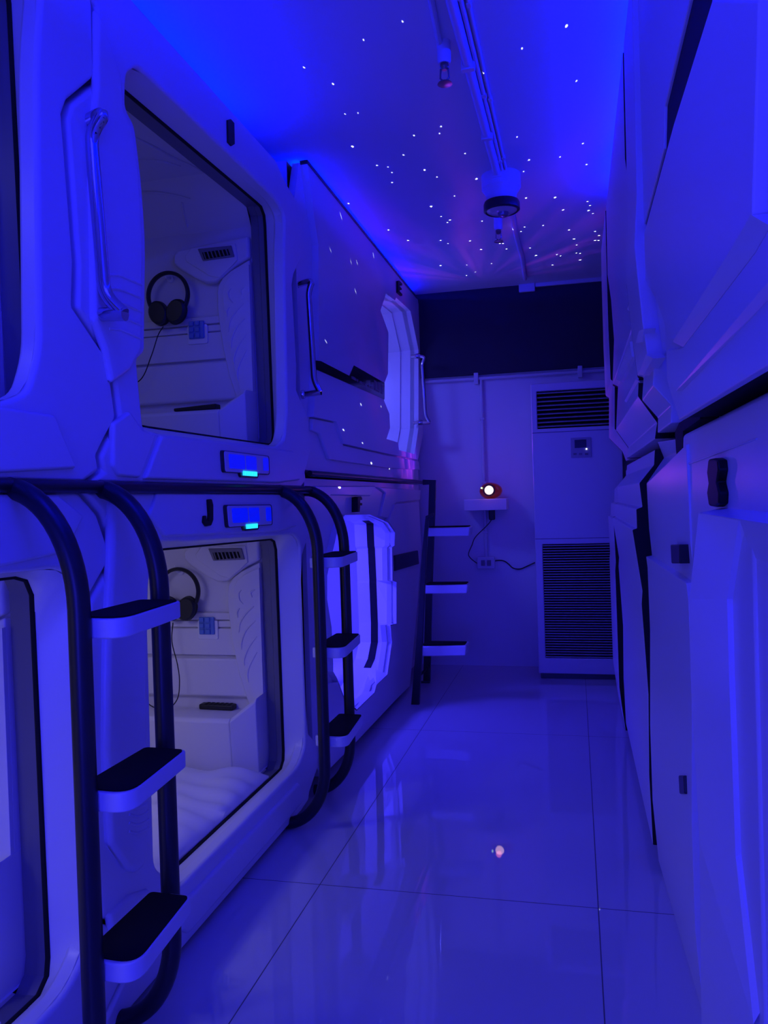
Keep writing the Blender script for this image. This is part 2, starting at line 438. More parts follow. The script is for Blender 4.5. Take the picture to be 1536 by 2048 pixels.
# relief on the front shells
def relief(root, name, px, x1, bevel=.008, x0=XF-.01, seg=2, m='shell'):
    return MB().prism(YZ(px, x1), 'x', x0, x1).build(name, m, root, bevel=bevel, seg=seg)
relief(I, 'sill_panel', [(326,870),(555,897),(588,902),(602,960),(560,966),(292,958)], XF+.012)
relief(I, 'corner_panel', [(229,846),(262,822),(286,858),(314,868),(282,956),(240,952),(228,932)], XF+.010)
relief(I, 'side_post', [(196,12),(230,110),(246,160),(250,222),(267,256),(280,350),(288,480),(285,700),(262,742),(226,768),(214,700),(190,640),(188,480),(184,300),(196,165)], XF+.014, bevel=.014, seg=3)
mb = MB()
for k in range(5):
    y0 = 548+k*27
    mb.tube(smooth_path([onx(218, y0+2, XF+.014), onx(240, y0+3, XF+.0145), onx(262, y0+12, XF+.0145), onx(284, y0+22, XF+.013)], 5), .0035, 8)
mb.build('grip_ribs', 'shell', I)
relief(J, 'side_post', [(228,1000),(262,1002),(290,1040),(306,1090),(300,1180),(296,1400),(300,1600),(300,1690),(292,1735),(276,1748),(258,1740),(224,1690),(216,1500),(218,1300),(226,1120)], XF+.020, bevel=.018, seg=3)
mb = MB()
for k in range(4):
    y0 = 1612+k*17
    mb.tube(smooth_path([onx(258, y0, XF+.020), onx(275, y0+4, XF+.021), onx(290, y0-2, XF+.020), onx(297, y0-8, XF+.017)], 5), .0035, 8)
mb.build('grip_ribs', 'shell', J)
relief(J, 'header_panel', [(315,985),(590,988),(606,1012),(596,1052),(560,1063),(330,1074),(300,1030)], XF+.008)
relief(J, 'sill_panel', [(370,1806),(600,1565),(612,1600),(380,1868),(366,1862)], XF+.012, bevel=.010)
relief(J, 'corner_panel', [(222,1830),(262,1790),(300,1778),(345,1810),(352,1880),(300,1925),(238,1960)], XF+.012, bevel=.010)
# letters
MB().prism(YZ([(456,240),(462,238),(469,246),(470,288),(464,292),(457,284)], XF+.006), 'x', XF-.005, XF+.006).build('letter_sign', 'letter', I, bevel=.001)
MB().prism(YZ([(415,999),(422,998),(425,1010),(425,1040),(421,1051),(412,1053),(406,1045),(407,1032),(411,1031),(412,1040),(416,1041),(417,1030)], XF+.012), 'x', XF, XF+.016).build('letter_sign', 'letter', J, bevel=.003)
# lit control panels
def control_panel(root, q, led, xs):
    """q: corner pixels tl,tr,br,bl; led: bar corner pixels"""
    x = xs
    pts = [Vector(p) for p in YZ(q, x)]
    fr = MB().prism(round_poly([tuple(p) for p in pts], .012), 'x', x-.012, x+.006).build('control_panel', 'black', root, bevel=.003)
    c = sum(pts, Vector((0, 0)))/4
    inner = [tuple(c+(p-c)*.93) for p in pts]
    MB().prism(round_poly(inner, .010), 'x', x+.004, x+.008).build('panel_face', 'shell', fr, bevel=.002)
    def quad(u0, u1, v0, v1):
        def at(u, v): return tuple((pts[0].lerp(pts[1], u)).lerp(pts[3].lerp(pts[2], u), v))
        return [at(u0, v0), at(u1, v0), at(u1, v1), at(u0, v1)]
    for u0, u1 in ((.11, .42), (.45, .67), (.83, .95)):
        MB().prism(round_poly(quad(u0, u1, .14, .80), .006), 'x', x+.007, x+.0095).build('touch_key', 'panel_glow', fr, smooth=False)
    mb = MB(); lp = [Vector(p) for p in YZ(led, x)]
    MB().prism(round_poly([tuple(lp[0]+Vector((-.03, .004))), tuple(lp[1]+Vector((.03, .004))), tuple(lp[2]+Vector((.012, -.006))), tuple(lp[3]+Vector((-.012, -.006)))], .006), 'x', x-.01, x+.007).build('led_housing', 'black', fr)
    for k in range(8):
        t0, t1 = (k+.12)/8, (k+.88)/8
        mb.prism([tuple(lp[0].lerp(lp[1], t0)), tuple(lp[0].lerp(lp[1], t1)), tuple(lp[3].lerp(lp[2], t1)), tuple(lp[3].lerp(lp[2], t0))], 'x', x+.006, x+.011)
    mb.build('led_bar', 'led_cyan', fr, smooth=False)
control_panel(I, [(440,900),(536,912),(537,950),(443,945)], [(481,942),(509,944),(509,953),(481,951)], XF+.013)
control_panel(J, [(446,1010),(541,1009),(543,1050),(450,1056)], [(487,1049),(510,1047),(510,1056),(488,1058)], XF+.009)

# the pair of capsules nearest the camera on the left
def copy_capsule(src, label, skip):
    c = src.copy(); COL.objects.link(c); c['label'] = label
    for ch in children(src):
        if ch.name.split('.')[0] in skip: continue
        copy_tree(ch, c)
    c.location = src.location + Vector((0, -PITCH, 0))
    return c
A_up = copy_capsule(I, 'upper white capsule at the left edge of the view, only its door jamb showing', ('letter_sign', 'control_panel', 'side_post', 'grip_ribs'))
A_lo = copy_capsule(J, 'lower white capsule at the left edge, behind the near ladder', ('letter_sign', 'control_panel'))

# mattresses
def mattress(name, x0, x1, y0, y1, z0, z1, label, cx=None):
    bm = bmesh.new(); nx, ny = 60, 56
    rnd = random.Random(3)
    ph = [rnd.uniform(0, 6) for _ in range(8)]
    def h(u, v):
        e = min(u, 1-u, v, 1-v); edge = -.03*math.exp(-e*45)
        x = x0+(x1-x0)*u; y = y0+(y1-y0)*v
        fold = .004*math.sin(26*x+9*y+ph[0]+2*math.sin(4*y+ph[1])) * math.exp(-((x-x1+.10)/.25)**2)
        fold += .0035*math.sin(60*y+8*x+ph[2]+1.6*math.sin(9*x)) * math.exp(-((v-.62)/.30)**2) * math.exp(-((x-x1)/.5)**2)
        fold += .0025*math.sin(38*y-20*x+ph[4])*math.exp(-((v-.9)/.2)**2)
        return z1+edge+fold*1.9
    V = [[bm.verts.new((x0+(x1-x0)*i/nx, y0+(y1-y0)*j/ny, h(i/nx, j/ny))) for j in range(ny+1)] for i in range(nx+1)]
    for i in range(nx):
        for j in range(ny): bm.faces.new((V[i][j], V[i+1][j], V[i+1][j+1], V[i][j+1]))
    rim = [V[i][0] for i in range(nx+1)]+[V[nx][j] for j in range(1, ny+1)]+[V[i][ny] for i in range(nx-1, -1, -1)]+[V[0][j] for j in range(ny-1, 0, -1)]
    lowv = [bm.verts.new((v.co.x, v.co.y, z0)) for v in rim]
    for i in range(len(rim)): bm.faces.new((rim[i], rim[(i+1) % len(rim)], lowv[(i+1) % len(rim)], lowv[i]))
    bm.faces.new(lowv)
    m = MB(); m.bm = bm
    return tag(m.build('mattress', 'sheet', angle=70), label, 'mattress', 'capsule mattresses')
mattress('mattress', -2.95, -1.146, 1.80, 2.797, .173, .214, 'white sheeted mattress on the floor of the capsule marked J')
mattress('mattress', -2.95, -1.146, 1.80-PITCH, 2.797-PITCH, .173, .214, 'white sheeted mattress inside the lower capsule at the left edge')

# headphones on the wall hooks and remotes on the ledges
def headphones(dz, label):
    hx, hz = hookJ.x-.004, hookJ.z+dz; y = 2.915
    root = thing('headphones', (hx, y, hz-.18), label, 'headphones', 'headphones on wall hooks')
    cz = hz-.075; R = .088
    arc = [(hx+.012+R*math.cos(a)*.98, y, cz+R*math.sin(a)*1.0) for a in [math.radians(-38+256*k/36) for k in range(37)]]
    loops = []
    for i, p in enumerate(arc):
        a = math.radians(-38+256*i/36); u = Vector((math.cos(a), 0, math.sin(a))); w = Vector((0, 1, 0))
        t, d = (.0075, .013)
        loops.append([Vector(p)+u*t*math.cos(k*PI/6)+w*d*math.sin(k*PI/6) for k in range(12)])
    MB().loft(loops, True, True).build('headband', 'plastic_black', root)
    for s, tilt in ((1, 24), (-1, -24)):
        c = Vector((hx+.010+s*.038, y-.002, cz-.070)); rot = Matrix.Rotation(math.radians(tilt), 3, 'Y')
        def cup(rx, rz, y0, y1, name, m, par):
            lp = []
            for k, (f, yy) in enumerate(((.0, y0), (.82, y0), (.97, y0+(y1-y0)*.15), (1, y0+(y1-y0)*.5), (.95, y1-(y1-y0)*.12), (.78, y1), (.0, y1))):
                lp.append([c+rot @ Vector((rx*f*math.cos(2*PI*q/28), yy, rz*f*math.sin(2*PI*q/28))) for q in range(28)])
            return MB().loft(lp, True, False).build(name, m, par)
        e = cup(.040, .050, -.020, .020, 'ear_cup', 'plastic_black', root)
        cup(.041, .052, -.006, .012, 'ear_cushion', 'foam', e)
    cb = smooth_path([(hx-.012, y-.01, cz-.125), (hx-.014, y-.02, cz-.20), (hx+.012, y-.03, cz-.29), (hx+.018, y-.03, cz-.36), (hx+.004, y-.03, cz-.43), (hx-.05, y-.03, cz-.47), (hx-.14, y-.02, cz-.44), (hx-.2, y-.01, cz-.3)], 8) if dz < 1 else \
         smooth_path([(hx-.008, y-.01, cz-.125), (hx-.03, y-.015, cz-.16), (hx-.06, y-.02, cz-.24), (hx-.11, y-.02, cz-.33), (hx-.2, y-.02, cz-.36)], 8)
    MB().tube(cb, .0022, 8).build('cable', 'plastic_black', root)
    return root
headphones(0, 'black headphones hanging from the hook in the lower capsule marked J')
headphones(LIFT, 'black headphones hanging from the hook in the upper capsule marked I')
def remote(a, b, z, w, label):
    A, B = onz(*a, z), onz(*b, z)
    d = (B-A); L_ = d.length; root = thing('remote_control', (0, 0, 0), label, 'remote', 'remotes on the end-wall ledges')
    root.location = (A+B)/2; root.location.z = z; root.rotation_euler.z = math.atan2(d.y, d.x)
    mb = MB(); pr = round_poly([(-L_/2, -w/2), (L_/2, -w/2), (L_/2, w/2), (-L_/2, w/2)], .010)
    mb.prism(pr, 'z', 0, .020)
    o = mb.build('remote_body', 'plastic_black', None, bevel=.005, origin=(0, 0, 0)); o.parent = root
    mb = MB()
    for i in range(6):
        for j in range(3): mb.box((-L_/2+.03+i*.02-.006, -.012+j*.012-.004, .0195), (-L_/2+.03+i*.02+.006, -.012+j*.012+.004, .0215))
    o = mb.build('remote_keys', 'foam', None, origin=(0, 0, 0)); o.parent = root
remote((402, 1416), (470, 1419), .386, .042, 'black remote control lying on the ledge in the capsule marked J')
p0, p1 = ony(354, 831, 2.84), ony(438, 824, 2.84)
r_ = thing('remote_control', (0, 0, 0), 'black remote control on the ledge in the upper capsule marked I', 'remote', 'remotes on the end-wall ledges')
r_.location = ((p0.x+p1.x)/2, 2.835, LIFT+.386); Lr = (p1-p0).length
o = MB().prism([(-Lr/2, 0), (Lr/2, 0), (Lr/2, .021), (-Lr/2, .012)], 'y', -.022, .022).build('remote_body', 'plastic_black', None, bevel=.004, origin=(0, 0, 0)); o.parent = r_

# black trim rods in the seam between the two tiers, and dark strips that imitate shade between neighbours
def seam_bar(path, r, label):
    return tag(MB().tube([Vector(p) for p in path], r, 12).build('seam_rod', 'black'), label, 'rod')
seam_bar([(XF+.005, .3, 1.250), (XF+.005, 3.08, 1.250)], .0145, 'black rod along the seam between the capsules marked I and J')
seam_bar([(XF+.002, 3.10, 1.318), (XF+.002, 5.56, 1.316)], .012, 'black rod along the seam between the capsules marked E and F')
tag(MB().box((XF-.051, .24, 1.246), (XF-.16, 3.04, 1.299)).build('seam_shade_strip', 'gap', smooth=False), 'dark strip imitating shade in the seam behind the rod between I and J', 'shade strip')
tag(MB().box((XF-.052, 3.02, .06), (XF-.20, 3.105, 2.40)).build('joint_shade_strip', 'gap', smooth=False), 'dark strip imitating shade in the upright joint between J and F', 'joint strip')
tag(MB().box((XF-.052, 1.56, .05), (XF-.12, 1.66, 2.40)).build('joint_shade_strip', 'gap', smooth=False), 'dark strip imitating shade in the upright joint left of the capsule marked I', 'joint strip')

# ------------------------------------------------------------------ side-entry capsules E (upper) and F (lower)
E_ = thing('sleeping_capsule', (XF, 4.4, 1.33), 'upper side-entry capsule marked E with bright jagged doorway at its far end', 'capsule', 'side-entry capsules')
F_ = thing('sleeping_capsule', (XF, 4.4, .06), 'lower side-entry capsule marked F with bright doorway behind the second ladder', 'capsule', 'side-entry capsules')
Y0, Y1 = 3.12, 5.60
E_hole = YZ([(772,587),(790,601),(792,595),(816,617),(821,622),(837,700),(837,856),(829,908),(798,900),(796,885),(773,878),(780,856),(779,828),(768,801),(768,768),(776,747),(777,665),(761,621)])
F_hole = YZ([(655,1150),(677,1055),(690,1030),(740,1029),(776,1045),(790,1065),(789,1091),(784,1095),(785,1161),(793,1164),(793,1247),(781,1250),(784,1284),(775,1349),(753,1370),(749,1385),(714,1419),(691,1400),(675,1357),(667,1343),(667,1330),(664,1256),(655,1200)])
XI = XF-.13
_fi = {2:(696,1041), 3:(738,1041), 4:(747,1047), 5:(748,1070), 6:(749,1092), 7:(750,1097), 8:(753,1161), 9:(753,1166), 10:(756,1246), 11:(756,1251), 12:(756,1285), 13:(750,1318), 14:(742,1336), 15:(736,1350), 16:(712,1396)}
F_inner = [YZ([_fi[i]], XI)[0] if i in _fi else F_hole[i] for i in range(len(F_hole))]
def side_capsule(root, hole, za, zb, base_out, x_base, jam_y):
    mb = MB(); mb.plate(ccw(base_out), [ccw(hole)], 'x', x_base, x_base-.03)
    mb.build('side_shell', 'shell', root, smooth=False)
    # body: closed box behind the shell, with the sleeping space inside
    mb = MB(); xa = -2.35
    h = [Vector(p) for p in ccw(hole)]
    # doorway reveal
    c = sum(h, Vector((0, 0)))/len(h)
    if jam_y:
        inn = [Vector(p) for p in F_inner]; n_ = len(inn)
        if ccw(hole) is not hole: inn = inn[::-1]
        fr_ = sum((p for p in inn), Vector((0, 0)))/n_
        MB().loft([[(XF-.001, p.x, p.y) for p in h], [(XI, p.x, p.y) for p in inn]]).build('door_reveal', 'bright', root, smooth=False)
        far = [k for k in range(n_) if inn[k].x > 4.45]
        mb_w, mb_d = MB(), MB(); x2, x3 = XI-.045, XI-.12
        for k in range(n_):
            a, b_ = inn[k], inn[(k+1) % n_]
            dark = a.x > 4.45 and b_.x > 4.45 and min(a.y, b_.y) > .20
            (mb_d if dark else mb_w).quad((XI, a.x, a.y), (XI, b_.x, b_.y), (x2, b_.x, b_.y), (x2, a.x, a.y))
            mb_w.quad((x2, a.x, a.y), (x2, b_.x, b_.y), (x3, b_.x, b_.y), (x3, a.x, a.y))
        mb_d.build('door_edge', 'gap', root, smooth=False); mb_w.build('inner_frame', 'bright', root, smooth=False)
        q = inn; xb = x3
    else:
        q = [c+(p-c)*.985 for p in h]
        MB().loft([[(x_base-.001, p.x, p.y) for p in h], [(x_base-.10, p.x, p.y) for p in h]]).build('door_reveal', 'bright', root, smooth=False)
        MB().loft([[(x_base-.10, p.x, p.y) for p in h], [(x_base-.10, p.x, p.y) for p in q], [(x_base-.25, p.x, p.y) for p in q]]).build('inner_frame', 'bright', root, smooth=False)
        xb = x_base-.25
    # lining
    ya, yb = Y0+.05, Y1-.05; zc, zd = za+.06, zb-.05
    R = ccw([(ya, zc), (yb, zc), (yb, zd), (ya, zd)])
    n = len(q)*4
    rr = resample(R, n); qq = align(rr, resample([tuple(p) for p in q], n))
    mb.loft([[(xb, p.x, p.y) for p in rr], [(xb, p.x, p.y) for p in qq]])
    mb.loft([[(xb, y, z) for y, z in R], [(xa, y, z) for y, z in R]]); mb.quad(*[(xa, y, z) for y, z in R])
    O = [(Y0, za), (Y1, za), (Y1, zb), (Y0, zb)]
    mb.loft([[(x_base-.03, y, z) for y, z in O], [(xa-.05, y, z) for y, z in O]]); mb.quad(*[(xa-.05, y, z) for y, z in O])
    mb.build('lining', 'inside', root, angle=25)
E_base = [(3.11, 1.335), (Y1, 1.335), (Y1, 2.62), (3.19, 2.615), (3.11, 2.43)]
side_capsule(E_, E_hole, 1.335, 2.60, E_base, XF-.03, None)
F_base = [(3.12, .16), (3.18, .055)] + YZ([(713,1487),(790,1402),(822,1372),(840,1190),(846,1090),(848,985)])+[(Y1, 1.30), (3.12, 1.30)]
F_base = [(3.12, .16), (3.20, .04), (4.85, .04), (5.25, .30), (5.50, .85), (Y1, 1.0), (Y1, 1.30), (3.12, 1.30)]
side_capsule(F_, F_hole, .05, 1.30, F_base, XF-.03, 4.60)
# E relief (stepped mouldings); main panel carries the doorway cut
E_main = YZ([(614,322),(628,430),(637,490),(638,722),(633,745),(630,800),(627,833),(673,843),(688,887),(770,906),(836,919),(848,860),(848,700),(836,600),(829,578)])
E_main = [(y, min(z, 2.626)) for y, z in E_main]
MB().box((XF-.03, 3.20, 2.614), (XF+.004, 5.58, 2.628)).build('top_trim', 'black', E_, smooth=False)
MB().plate(ccw(E_main), [ccw(E_hole)], 'x', XF-.03, XF).build('front_panel', 'shell', E_, smooth=False)
MB().prism(YZ([(625,836),(673,846),(687,890),(770,909),(838,922),(840,940),(773,936),(659,919),(641,867),(625,861)], XF-.014), 'x', XF-.032, XF-.014).build('lower_moulding', 'shell', E_, bevel=.006)
st = MB().prism(YZ([(632,721),(641,722),(699,752),(708,731),(769,766),(769,799),(751,791),(632,739)], XF+.002), 'x', XF-.01, XF+.003).build('label_strip', 'blackgloss', E_, smooth=False)
mb = MB(); a, c = Vector(YZ([(703,757)], XF+.003)[0]), Vector(YZ([(766,789)], XF+.003)[0])
rnd = random.Random(5)
for k in range(26):
    p = a.lerp(c, k/26); w = .012+.010*rnd.random(); hgt = .008+.006*rnd.random()
    if k % 6 == 5: continue
    mb.box((XF+.0025, p.x, p.y), (XF+.0042, p.x+w, p.y+hgt))
a, c = Vector(YZ([(748,764)], XF+.003)[0]), Vector(YZ([(765,774)], XF+.003)[0])
for k in range(3):
    p = a.lerp(c, k/2.5); mb.box((XF+.0025, p.x, p.y-.03), (XF+.0042, p.x+.05, p.y+.012))
mb.build('strip_marking', 'track', st, smooth=False)
lt = YZ([(796,562),(798,561),(804,567),(804,571),(799,567),(799,573),(803,577),(803,580),(799,577),(799,583),(804,588),(804,592),(796,585)], XF+.012)
MB().prism(lt, 'x', XF-.005, XF+.014).build('letter_sign', 'letter', E_, smooth=False)
# F relief
F_main = YZ([(838,1003),(791,1008),(778,1042),(791,1064),(790,1091),(785,1096),(786,1160),(794,1163),(794,1248),(782,1251),(785,1285),(776,1350),(754,1371),(750,1386),(714,1421),(690,1404),(676,1364),(650,1370),(650,1548),(713,1484),(790,1402),(820,1372),(836,1200),(843,1096)], XF)
MB().prism(F_main, 'x', XF-.032, XF).build('front_panel', 'shell', F_, bevel=.003)
MB().prism(YZ([(632,972),(752,972),(741,992),(662,990),(655,1000),(636,985)], XF-.010), 'x', XF-.032, XF-.010).build('upper_moulding', 'shell', F_, bevel=.005)
MB().prism(YZ([(756,974),(842,980),(840,1000),(792,1005),(776,1036),(762,1033),(772,986)], XF-.014), 'x', XF-.032, XF-.014).build('lower_moulding', 'shell', F_, bevel=.005)
bl = YZ([(788,1111),(834,1101),(836,1128),(789,1142)], XF+.004)
hs = MB().prism(bl, 'x', XF-.005, XF+.012).build('handle_strip', 'plastic_black', F_, bevel=.004)
lf_ = YZ([(711,995),(718,993),(720,996),(720,1000),(716,1000),(716,1006),(720,1006),(720,1011),(716,1011),(715,1024),(711,1024)], XF-.01)
MB().prism(lf_, 'x', XF-.03, XF+.002).build('letter_sign', 'letter', F_, bevel=.002)
m_ = mattress('mattress', -2.3, XF-.285, Y0+.06, Y1-.06, .112, .19, 'white mattress seen through the bright doorway of the capsule marked F')
# support feet under F
for y in (3.5, 5.2):
    MB().box((XF-.10, y-.03, 0), (XF-.16, y+.03, .055)).build('foot', 'black', F_)

# ------------------------------------------------------------------ chrome grab handles
def grab(root, y, top, bot, flt, flb, r, bow=.022):
    """pixels: bar ends (top,bot) and wall flanges (flt,flb), all in the plane of constant y"""
    T, B, Ft, Fb = (ony(*p, y) for p in (top, bot, flt, flb))
    hd = MB().tube(fillet([Ft, T, T.lerp(B, .10)+Vector((-bow, -.004, 0)), T.lerp(B, .90)+Vector((-bow, -.004, 0)), B], .05, 6), r, 18).build('grab_handle', 'chrome', root)
    MB().tube([Fb, B+Vector((.004, 0, 0))], r*1.05, 18).build('handle_post', 'chrome', hd)
    for f in (Ft, Fb):
        MB().tube([f, Vector((XF-.03, f.y, f.z))], r*1.02, 16).build('handle_stem', 'chrome', hd)
        MB().lathe([(.0, -.03), (r*1.5, -.03), (r*1.5, .004), (r*1.2, .010), (.0, .010)], f, 'x', 24).build('handle_flange', 'chrome', hd)
grab(I, 1.63, (213,222), (247,628), (152,256), (168,630), .0155, .042)
grab(E_, 3.13, (626,560), (640,784), (592,570), (606,789), .0125)
grab(E_, 5.47, (850,714), (859,845), (838,712), (843,845), .0120)

# ------------------------------------------------------------------ ladders
def ladder(y0, y1, steps, label):
    root = thing('ladder', (XF, (y0+y1)/2, 0), label, 'ladder', 'bent tube ladders')
    XT = -.912; r = .0212
    for y in (y0, y1):
        xa_, w_ = XF-.02, XT-XF+.02; K_ = 14
        path = [(xa_+w_*math.sin(PI/2*k/K_), y, 1.247-.235*(1-math.cos(PI/2*k/K_))) for k in range(K_+1)]
        path += [(xa_+w_*math.cos(PI/2*k/K_), y, .022+.21*(1-math.sin(PI/2*k/K_))) for k in range(K_+1)]
        MB().tube(path, r, 18).build('rail', 'black', root)
    for zt in steps:
        ya, yb = y0+.012, y1-.012
        xi, xo1, xo2 = XT-.040, XT+.085, XT+.062
        pl = [(xi, ya+.004), (xo1, ya-.004), (xo2, yb-.006), (xi, yb-.002)]
        st = MB().prism(round_poly(pl, [.012, .050, .012, .012], 7), 'z', zt-.040, zt-.002).build('step', 'step', root, bevel=.004, seg=2)
        c = Vector(((xi+xo1)/2, (ya+yb)/2)); tp = [tuple(c+(Vector(p)-c)*.93) for p in pl]
        MB().prism(round_poly(tp, [.012, .044, .012, .012], 7), 'z', zt-.004, zt+.001).build('tread', 'tread', st, smooth=False)
        MB().lathe([(0, 0), (.010, 0), (.010, .016), (0, .016)], (XT+.006, ya-.012, zt-.022), 'y', 16).build('bolt', 'black', st)
ladder(1.325, 1.625, (.995, .665, .340), 'black tube ladder with three white steps nearest the camera, left foreground')
ladder(2.76, 3.10, (1.000, .670, .345), 'black tube ladder between the capsules marked J and F')

# far ladder: flat black rails with three white cantilever steps
L3 = thing('ladder', (-.95, 4.8, 0), 'far black ladder with steps jutting out near the back wall', 'ladder')
def strip(px, y, name='rail', th=.03):
    return MB().prism(XZ(px, y), 'y', y, y+th).build(name, 'black', L3, bevel=.003)
strip([(845,959),(872,960),(869,1040),(864,1180),(860,1366),(846,1366),(851,1180),(856,1040),(858,969),(845,970)], 5.08)
strip([(851,1032),(866,1026),(866,1032),(857,1036),(853,1100),(844,1300),(838,1411),(822,1411),(832,1290),(843,1110)], 4.56)
mb = MB()
for pts in ([(838,1353),(856,1333)], [(857,1333),(858,1358)], [(838,1364),(860,1364)]):
    a, b_ = ony(*pts[0], 5.0), ony(*pts[1], 5.0)
    mb.tube([a, b_], .008, 8)
mb.build('foot_brace', 'black', L3)
for (l, rr, t, bt) in ((853,940,1056,1073), (847,936,1171,1188), (841,933,1293,1313)):
    pts = XZ([(l,t),(rr,t-2),(rr-2,bt-1),(l,bt)], 4.62)
    st = MB().prism(pts, 'y', 4.62, 4.76).build('step', 'step', L3, bevel=.008, seg=2)
    x0, x1 = pts[0][0], pts[1][0]; z = (pts[0][1]+pts[1][1])/2
    MB().prism(round_poly([(x0+.01, 4.63), (x1-.012, 4.63), (x1-.012, 4.75), (x0+.01, 4.75)], .02), 'z', z-.004, z+.006).build('tread', 'tread', st, smooth=False)

# ------------------------------------------------------------------ right row
XRB = 1.25
def profile_piece(name, prof0, y0, prof1, y1, root, m='shell', part='side_shell'):
    """loft a front profile [(x,z)...] (top to bottom) from y0 to y1, closed at the back"""
    def loop(p, y): return [(x, y, z) for x, z in p] + [(XRB, y, p[-1][1]), (XRB, y, p[0][1])]
    return MB().loft([loop(prof0, y0), loop(prof1, y1)], True, True).build(part, m, root, bevel=.004, seg=2, angle=25)
yl3, yl2, yl1 = 2.62, 4.05, 4.78
P3u = XZ([(1256,470),(1252,560),(1266,690),(1275,752),(1287,755),(1284,800),(1316,836),(1315,866)], yl3)
P2u = XZ([(1215,550),(1222,600),(1228,680),(1225,768),(1236,773),(1232,860),(1257,895),(1254,916)], yl2)
P1u = XZ([(1203,560),(1207,700),(1211,790),(1212,792),(1218,796),(1218,876),(1245,903),(1252,922)], yl1)
top = lambda P, z=2.59: [(P[0][0]+.002, z)] + P
P3l = XZ([(1315,884),(1328,916),(1293,967),(1298,1057),(1304,1111),(1292,1113),(1295,1135),(1300,1260),(1300,1450),(1305,1600),(1317,1720),(1332,1762)], yl3)
P2l = XZ([(1254,930),(1253,950),(1234,974),(1238,1005),(1230,1008),(1231,1033),(1225,1035),(1238,1115),(1237,1132),(1246,1250),(1247,1355),(1252,1448)], yl2)
P1l = XZ([(1252,940),(1252,952),(1229,978),(1228,1004),(1222,1006),(1221,1030),(1216,1032),(1220,1105),(1219,1120),(1226,1320),(1230,1350),(1237,1395)], yl1)
grp = 'right-hand capsules'
U2 = thing('sleeping_capsule', (.6, 3.4, 1.36), 'upper white capsule in the middle of the right-hand row, with faceted ridges', 'capsule', grp)
U3 = thing('sleeping_capsule', (.6, 4.4, 1.36), 'upper white capsule at the far end of the right-hand row, beside the air conditioner grille', 'capsule', grp)
L2 = thing('sleeping_capsule', (.6, 3.4, .0), 'lower white capsule in the middle of the right-hand row, with stepped facets', 'capsule', grp)
L3c = thing('sleeping_capsule', (.6, 4.4, .0), 'lower white capsule at the far end of the right-hand row, beside the intake grille', 'capsule', grp)
JG = .07
def joint(P, y0, y1, root):
    profile_piece('j', [(x+.004, z) for x, z in P], y0, [(x+.004, z) for x, z in P], y1, root, m='gap', part='joint_shade')  # near-black strip, the joint's shade put into its colour
profile_piece('U3', top(P1u), yl2+JG, top(P1u), yl1, U3)
profile_piece('U2', top(P2u), yl3+.05, top(P2u), yl2, U2)
profile_piece('L3', P1l, yl2+JG, P1l, yl1, L3c)
profile_piece('L2', P2l, yl3+.05, P2l, yl2, L2)
U1 = thing('sleeping_capsule', (.6, 1.0, 1.34), 'upper white capsule nearest the camera on the right, with a long dark slot', 'capsule', grp)
B_ = thing('sleeping_capsule', (.6, 1.0, .0), 'lower white capsule nearest the camera on the right, marked B', 'capsule', grp)
joint(top(P2u), yl2, yl2+JG, U3); joint(P2l, yl2, yl2+JG, L3c)
joint(top(P1u), yl1, yl1+.06, U3); joint(P1l, yl1, yl1+.06, L3c)
def shade_face(P, y, root, part='shade_lip'):
    profile_piece('s', [(x+.0006, z) for x, z in P], y-.006, [(x+.0006, z) for x, z in P], y-.0005, root, m='gap', part=part)  # near-black end face, so the joint reads as a shaded gap
shade_face(top(P2u), yl3+.05, U2); shade_face(P2l, yl3+.05, L2); shade_face(top(P1u), yl2+JG, U3); shade_face(P1l, yl2+JG, L3c)
# end sections of the near pair, set back behind their front panels
n3u = [(x+.012, z) for x, z in P3u]
profile_piece('U1e', top(P3u), 2.27, top(P3u), yl3, U1, part='end_section')
rc = [(x+.04, z) for x, z in P3u]
profile_piece('U1r', top(rc), 1.70, top(rc), 2.265, U1, part='end_recess')
n3l = [(x+.02, min(1.315, z+.075) if z > 1.1 else z) for x, z in P3l]
n3l[0] = (n3l[0][0], 1.318); n3l[1] = (n3l[1][0], 1.312); n3l[2] = (n3l[2][0], 1.30)
profile_piece('Be', n3l, 1.85, P3l, yl3, B_, part='end_section')
joint(top(P3u), yl3, yl3+.05, U2); joint(P3l, yl3, yl3+.05, L2)
# dark strip that imitates the shade in the seam
tag(MB().box((.315, 1.9, 1.322), (XRB-.02, 4.74, 1.352)).build('seam_shade_strip', 'gap', smooth=False), 'dark strip imitating shade in the level seam between the right-hand tiers', 'shade strip')
# near upper capsule: front panel with slot and chamfered bands
XU = .20
YN = -.9
sl = YZ([(1379,0),(1329,213),(1327,299),(1285,460),(1283,474),(1287,470),(1348,245),(1424,0)], XU)
sl0, sl1 = sl[0], sl[-1]
edge = YZ([(1273,505),(1290,560),(1316,608),(1330,652),(1332,700),(1334,760),(1342,790),(1358,840)], XU)
bottom = [(.55, YZ([(1536,733)], XU)[0][1]-.004), (YN, 1.325)]
body = [(2.30, 2.58), (2.30, 2.10)] + YZ([(1275,470)], XU) + edge + bottom + [(YN, 2.58)]
slot_poly = [(sl[0][0]-.16, sl[0][1]+.12), sl[0], sl[1], sl[2], sl[3], sl[5], sl[6], sl[7], (sl[7][0]-.14, sl[7][1]+.10)]
MB().plate(ccw(body), [ccw(slot_poly)], 'x', XU, XU+.012).build('front_shell', 'shell', U1, bevel=.003, seg=2)
MB().box((XU+.0115, YN, 1.345), (XRB, 1.70, 2.57)).build('capsule_body', 'gap', U1, smooth=False)  # body coloured near-black for the shade behind the slot
